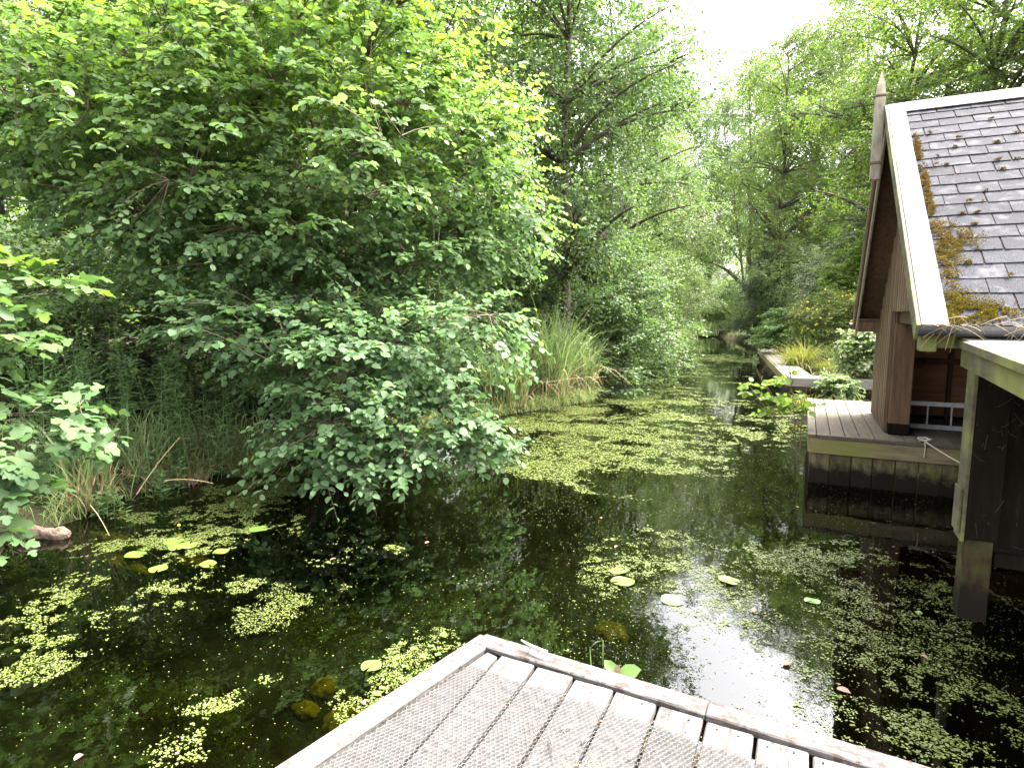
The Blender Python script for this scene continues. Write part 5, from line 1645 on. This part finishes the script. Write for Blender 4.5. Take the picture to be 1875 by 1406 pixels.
fronds([(1110, 1020), (1280, 985), (1330, 1008), (1560, 1005), (1740, 1045), (1875, 1070), (1875, 1330), (1560, 1330), (1400, 1230), (1330, 1120), (1120, 1050)], 11500, 0.53, 2.2, 0.0058, 0.5, 11, fade=0.28)
fronds([(1110, 1012), (1200, 990), (1290, 985), (1300, 1040), (1130, 1042)], 8000, 0.55, 2.6, 0.009, 0.3, 12, fade=0.16)
fronds([(1390, 1005), (1560, 1000), (1620, 1015), (1560, 1025), (1400, 1018)], 8000, 0.50, 2.6, 0.009, 0.3, 13, fade=0.16)
fronds([(1560, 1290), (1720, 1270), (1875, 1280), (1875, 1400), (1650, 1400)], 16000, 0.56, 3.0, 0.006, 0.25, 14, fade=0.16)
fronds([(615, 1290), (720, 1190), (800, 1158), (840, 1180), (740, 1260), (650, 1330)], 18000, 0.52, 3.5, 0.0055, 0.15, 15, fade=0.16)
fronds([(340, 1292), (480, 1238), (485, 1262), (350, 1312)], 13000, 0.51, 3.5, 0.007, 0.1, 16, fade=0.16)
fronds([(290, 1400), (300, 1350), (370, 1338), (365, 1405)], 13000, 0.51, 3.5, 0.007, 0.1, 17, fade=0.16)
fronds([(600, 1035), (612, 990), (665, 1005), (640, 1037)], 10000, 0.50, 2.5, 0.009, 0.15, 18, fade=0.14)
fronds([(705, 1018), (715, 1000), (745, 1000), (735, 1018)], 10000, 0.47, 2.5, 0.009, 0.1, 19, fade=0.14)
fronds([(1480, 1290), (1540, 1270), (1600, 1330), (1500, 1340)], 12000, 0.52, 3.5, 0.007, 0.15, 20, fade=0.16)
fronds([(0, 1000), (300, 900), (900, 860), (1400, 800), (1875, 900), (1875, 1400), (0, 1400)], 150, 0.30, 0.8, 0.0042, 0.5, 21)
fronds([(880, 900), (1400, 830), (1470, 900), (1875, 1060), (1875, 1400), (1200, 1150)], 420, 0.40, 0.8, 0.0045, 0.5, 22, fade=0.3)
q = np.concatenate(FR['p'])
r = np.concatenate(FR['r'])
n = len(q)
a = rng.uniform(0, 6.28, n)
k = 4
ang = a[:, None] + np.arange(k)[None] * 2 * math.pi / k
el = rng.uniform(0.6, 1.0, n)
tx, ty = rng.normal(0, 0.10, n), rng.normal(0, 0.10, n)
cx_, sy_ = np.cos(ang) * r[:, None], np.sin(ang) * r[:, None] * el[:, None]
z = 0.005 + 0.002 * rng.random(n)[:, None] + np.maximum(cx_ * tx[:, None] + sy_ * ty[:, None], -0.002)
V = np.stack([q[:, 0, None] + cx_, q[:, 1, None] + sy_, np.broadcast_to(z, cx_.shape)], -1).reshape(-1, 3)
o = obj('duckweed', V, np.arange(n * k).reshape(n, k), M['duckweed'], None, attr=np.repeat(rng.random(n) ** 4, k))
tag(o, 'yellow-green duckweed floating in drifts on the dark water', 'duckweed', kind='stuff')
print('fronds', n)


def lily(px_, py_, r, label, group='lily pads', tilt=0.0, mat='lily', rot=None):
    c = on_z(px_, py_)
    m = 26
    a0 = rng.uniform(0, 6.28) if rot is None else rot
    an = np.linspace(0.16, 2 * math.pi - 0.16, m)
    rr = r * (1 + 0.05 * np.cos(2 * an)) * (1 + rng.normal(0, 0.01, m))
    ring = np.stack([rr * np.cos(an + a0), rr * np.sin(an + a0) * 0.92, 0.004 + 0.004 * np.sin(an * 3) + tilt * rr * np.sin(an)], -1)
    inner = ring * (0.55, 0.55, 0.4)
    inner[:, 2] = 0.003 + tilt * 0.3 * rr * np.sin(an)
    Vt = np.concatenate([ring, inner, [[0.06 * r * math.cos(a0), 0.06 * r * math.sin(a0), 0.002]]]) + np.array([c[0], c[1], 0.009])
    Vt[:, 2] = np.maximum(Vt[:, 2], 0.006)
    fq = np.array([(i, i + 1, m + i + 1, m + i) for i in range(m - 1)])
    ft = np.array([(m + i, m + i + 1, 2 * m) for i in range(m - 1)])
    o = obj('lily_pad', Vt - np.array([c[0], c[1], 0]), [fq, ft], M[mat], None, smooth=True, attr=np.full(len(Vt), rng.uniform(0, 0.25)))
    o.location = (c[0], c[1], 0)
    tag(o, label, 'lily pad', group)


for a in [(680, 1221, 0.070, 'bright round lily pad beside the left edge of the landing'),
          (405, 1011, 0.075, 'round lily pad right of the pad cluster'), (381, 1034, 0.08, 'lily pad nearest below the pad cluster'),
          (474, 970, 0.095, 'lily pad farthest right of the pad cluster'), (248, 1017, 0.095, 'leftmost lily pad of the pond'),
          (318, 993, 0.10, 'left pad of the overlapping lily pad cluster'), (345, 1000, 0.09, 'right pad of the overlapping lily pad cluster'), (325, 1003, 0.09, 'front pad of the overlapping lily pad cluster'),
          (290, 1043, 0.085, 'yellowish lily pad below the leftmost pad'),
          (1131, 1047, 0.075, 'upper of the two touching pale lily pads in mid-water'), (1140, 1066, 0.10, 'lower of the two touching pale lily pads in mid-water'),
          (1335, 1064, 0.085, 'pale lily pad in the right duckweed drift'), (1487, 1102, 0.06, 'small pale lily pad in the middle of the right duckweed'),
          (1682, 1124, 0.03, 'tiny pale lily pad left of the corner post')]:
    lily(*a)
lily(1231, 1101, 0.085, 'yellow-green lily pad with one rim curled up', tilt=0.16, rot=0.3)
for i, (x, y) in enumerate([(725, 1208), (758, 1190), (790, 1185), (812, 1165), (775, 1205), (742, 1222), (735, 1245), (700, 1262), (690, 1272), (802, 1200)]):
    lily(x, y, rng.uniform(0.018, 0.030), 'small round frogbit leaf floating beside the landing edge', 'frogbit leaves by the landing')

# yellow water-lily bud
b = on_z(328, 969)
o = thing('lily_bud', 'small yellow water-lily bud above the pad cluster', 'flower', (b[0], b[1], 0))
t = np.linspace(0, 1, 7)
V, q = tubes(np.array([[(b[0], b[1], 0.03 + 0.035 * v) for v in t]]), (0.017 * np.sin(0.35 + t * 2.6))[None], 8)
obj('bud', V, q, M['yellow'], o, smooth=True, attr=np.zeros(len(V)))
V, q = tubes(np.array([[(b[0], b[1], -0.2), (b[0], b[1], 0.034)]]), 0.004, 6)
obj('stalk', V, q, M['herb'], o, attr=np.zeros(len(V)))

# fallen leaves on the water and on the landing
dead_T, dead_F = leaf_template('round')
dms = [mesh_np('dead_leaf', dead_T * (1, 0.8, s_) - (0.5, 0, 0), dead_F, M['deadleaf'], attr=np.zeros(len(dead_T))) for s_ in (0.4, 1.2, 2.2)]
for i, (x, y, s_) in enumerate([(1380, 1120, .06), (1128, 1003, .05), (1268, 1075, .05), (1440, 1217, .07), (1592, 1106, .04), (1692, 1206, .05), (1600, 960, .05), (610, 1026, .06), (665, 1290, .05), (782, 995, .05),
                               (1545, 1268, .08), (145, 1390, .05), (1460, 930, 0.06), (1100, 950, .05)]):
    c = on_z(x, y)
    o = link('dead_leaf', dms[i % 3], None, (c[0], c[1], 0.016))
    o.rotation_euler = (rng.normal(0, .1), rng.normal(0, .1), rng.uniform(0, 6))
    o.scale = (s_, s_, s_)
    tag(o, 'pinkish brown fallen leaf floating on the dark water', 'leaf', 'fallen leaves on the water')
for i in range(26):
    x, y = rng.uniform(-1.25, 0.1), rng.uniform(1.5, 2.25)
    o = link('dead_leaf', dms[i % 3], None, (x, y, DZ + 0.018))
    o.rotation_euler = (rng.normal(0, .2), rng.normal(0, .2), rng.uniform(0, 6))
    s_ = rng.uniform(0.014, 0.032)
    o.scale = (s_ * 1.5, s_ * 0.7, s_)
    tag(o, 'small dry leaf scrap lying on the wire of the landing', 'leaf', 'dry leaf scraps on the landing')
p = np.array([(-0.80, 1.98, DZ + 0.016), (-0.77, 1.93, DZ + 0.022), (-0.755, 1.89, DZ + 0.016)])
V, q = tubes(p[None], np.array([[0.004, 0.003, 0.002]]), 5)
tag(obj('twig', V, q, M['bark'], None), 'short dark twig lying on the wire of the landing', 'twig')
n = 420
x, y = rng.normal(-0.62, 0.05, n), rng.normal(1.88, 0.04, n)
x[200:], y[200:] = rng.uniform(-1.3, 0.3, n - 200), rng.uniform(1.5, 2.3, n - 200)
V, qd, ti = blades(np.stack([x, y, np.full(n, DZ + 0.012)], -1), 0.004, rng.uniform(1, 6, n), 0.0022, 4, 0.4)
tag(obj('dry_litter', V, qd, M['straw'], None, attr=ti), 'thin scattering of dry needles and straw on the landing', 'litter', kind='stuff')

# sprig and grass stalk just beyond the landing edge
b = np.array([-0.62, 2.62, 0.0])
o = thing('water_sprig', 'sprig with three glossy leaves poking up beyond the landing edge', 'sprig', b)
tip = on_z(1130, 1236, 0.64)
V, q = tubes(bez(b[None], (b * 0.5 + tip * 0.5)[None], tip[None], 6), 0.004, 5)
obj('stem', V, q, M['herb'], o, attr=np.zeros(len(V)))
for dx, dz, s_ in ((-0.06, 0.05, 0.085), (0.09, 0.045, 0.12), (0.0, 0.08, 0.05), (0.05, 0.01, 0.06)):
    V, F, ti = place_leaves('round', tip[None], np.array([[dx, 0.01, dz]]), np.array([[0, -0.6, 0.8]]), s_, np.array([0.4]), 0.75)
    obj('leaf', V, F, M['herb'] if s_ != 0.05 else M['deadleaf'], o, attr=ti)
b = np.array([-0.80, 2.62, 0.0])
o = thing('grass_stalk', 'bent green grass stalk rising beyond the landing edge', 'grass', b)
for e0, e1 in (((1080, 1186), (1104, 1172)),):
    k1 = on_z(*e0, 0.74)
    k2 = on_z(*e1, 0.80)
    V, q = tubes(np.array([[b, b * 0.4 + k1 * 0.6, k1, (k1 + k2) / 2 + (0, 0, 0.01), k2, k2 + (0.005, -0.01, -0.12)]]), np.array([[0.003, 0.003, 0.003, 0.004, 0.002, 0.001]]), 4)
    obj('blade', V, q, M['reed'], o, attr=np.zeros(len(V)))

# ------------------------------------------------------------------ under the water: weed and algae
def mass(name, label, px_, py_, z, rx, ry, rz, n, mat, size, kind='broad'):
    c = on_z(px_, py_, z)
    o = thing(name, label, 'water weed', (c[0], c[1], -1.1))
    v = nrm(rng.normal(size=(n, 3))) * rng.random((n, 1)) ** 0.5
    p = c + v * (rx, ry, rz)
    p[:, 2] = np.minimum(p[:, 2], -0.02)
    V, F, ti = place_leaves(kind, p, rng.normal(size=(n, 3)) * (1, 1, 0.5), rng.normal(size=(n, 3)) * 0.6 + (0, 0, 1), size * rng.uniform(0.5, 1.3, n), rng.random(n) * 0.4)
    obj('foliage', V, F, M[mat], o, attr=ti, kind='stuff')


def blob(label, px_, py_, z, rx, ry, rz, seed):
    """lumpy algae cushion"""
    c = on_z(px_, py_, z)
    m, k = 28, 15
    th = np.linspace(0, 2 * math.pi, m, endpoint=False)
    ph = np.linspace(0.02, math.pi - 0.02, k)
    T_, P2 = np.meshgrid(th, ph)
    v = np.stack([np.cos(T_) * np.sin(P2), np.sin(T_) * np.sin(P2), np.cos(P2)], -1)
    w = 0.45 + 1.1 * fbm(v[..., 0] * 2.3 + v[..., 2] + seed * 3, v[..., 1] * 2.3 + seed, seed, 5)
    Vt = c + v * w[..., None] * (rx, ry, rz)
    Vt[..., 2] = np.minimum(Vt[..., 2], -0.015)
    j_, i_ = np.meshgrid(np.arange(k - 1), np.arange(m), indexing='ij')
    q_ = np.stack([j_ * m + i_, j_ * m + (i_ + 1) % m, (j_ + 1) * m + (i_ + 1) % m, (j_ + 1) * m + i_], -1).reshape(-1, 4)
    o = obj('algae_clump', (Vt - (c[0], c[1], -1.1)).reshape(-1, 3), q_, M['algae'], None, smooth=True, attr=np.zeros(m * k))
    o.location = (c[0], c[1], -1.1)
    tag(o, label, 'algae', 'algae clumps under the water')


blob('rounded yellow algae clump under the water left of the landing', 592, 1262, -0.19, 0.085, 0.10, 0.06, 3)
blob('yellow algae lobe below the rounded clump', 562, 1300, -0.20, 0.10, 0.06, 0.05, 4)
blob('yellow algae against the left side of the landing', 625, 1318, -0.26, 0.10, 0.13, 0.07, 5)
blob('yellow algae under the water beyond the landing edge', 1115, 1162, -0.34, 0.17, 0.15, 0.08, 6)
blob('yellow submerged algae below the leftmost lily pads', 225, 1032, -0.10, 0.40, 0.09, 0.05, 7)
blob('yellow submerged algae right under the pad cluster', 350, 1028, -0.11, 0.35, 0.09, 0.05, 8)
blob('yellow submerged algae by the log sedge', 220, 990, -0.10, 0.45, 0.10, 0.05, 9)
mass('pondweed', 'feathery brown pondweed under the water in the near left', 345, 1290, -0.25, 0.22, 0.22, 0.15, 1500, 'weed', 0.05, 'lance')
mass('pondweed', 'feathery pondweed near the bottom left of the picture', 400, 1340, -0.25, 0.20, 0.20, 0.15, 900, 'weed', 0.05, 'lance')
mass('pondweed', 'faint pondweed in mid-water left of the landing corner', 600, 1150, -0.35, 0.5, 0.35, 0.2, 1400, 'weed', 0.05, 'lance')
mass('pondweed', 'faint pondweed in the near left under open water', 200, 1270, -0.38, 0.5, 0.35, 0.2, 1200, 'weed', 0.05, 'lance')
mass('pondweed', 'faint pondweed beyond the landing corner', 800, 1110, -0.35, 0.5, 0.35, 0.2, 1200, 'weed', 0.05, 'lance')
mass('pondweed', 'faint pondweed under the right duckweed drift', 1560, 1180, -0.3, 0.8, 0.5, 0.2, 1800, 'weed', 0.05, 'lance')
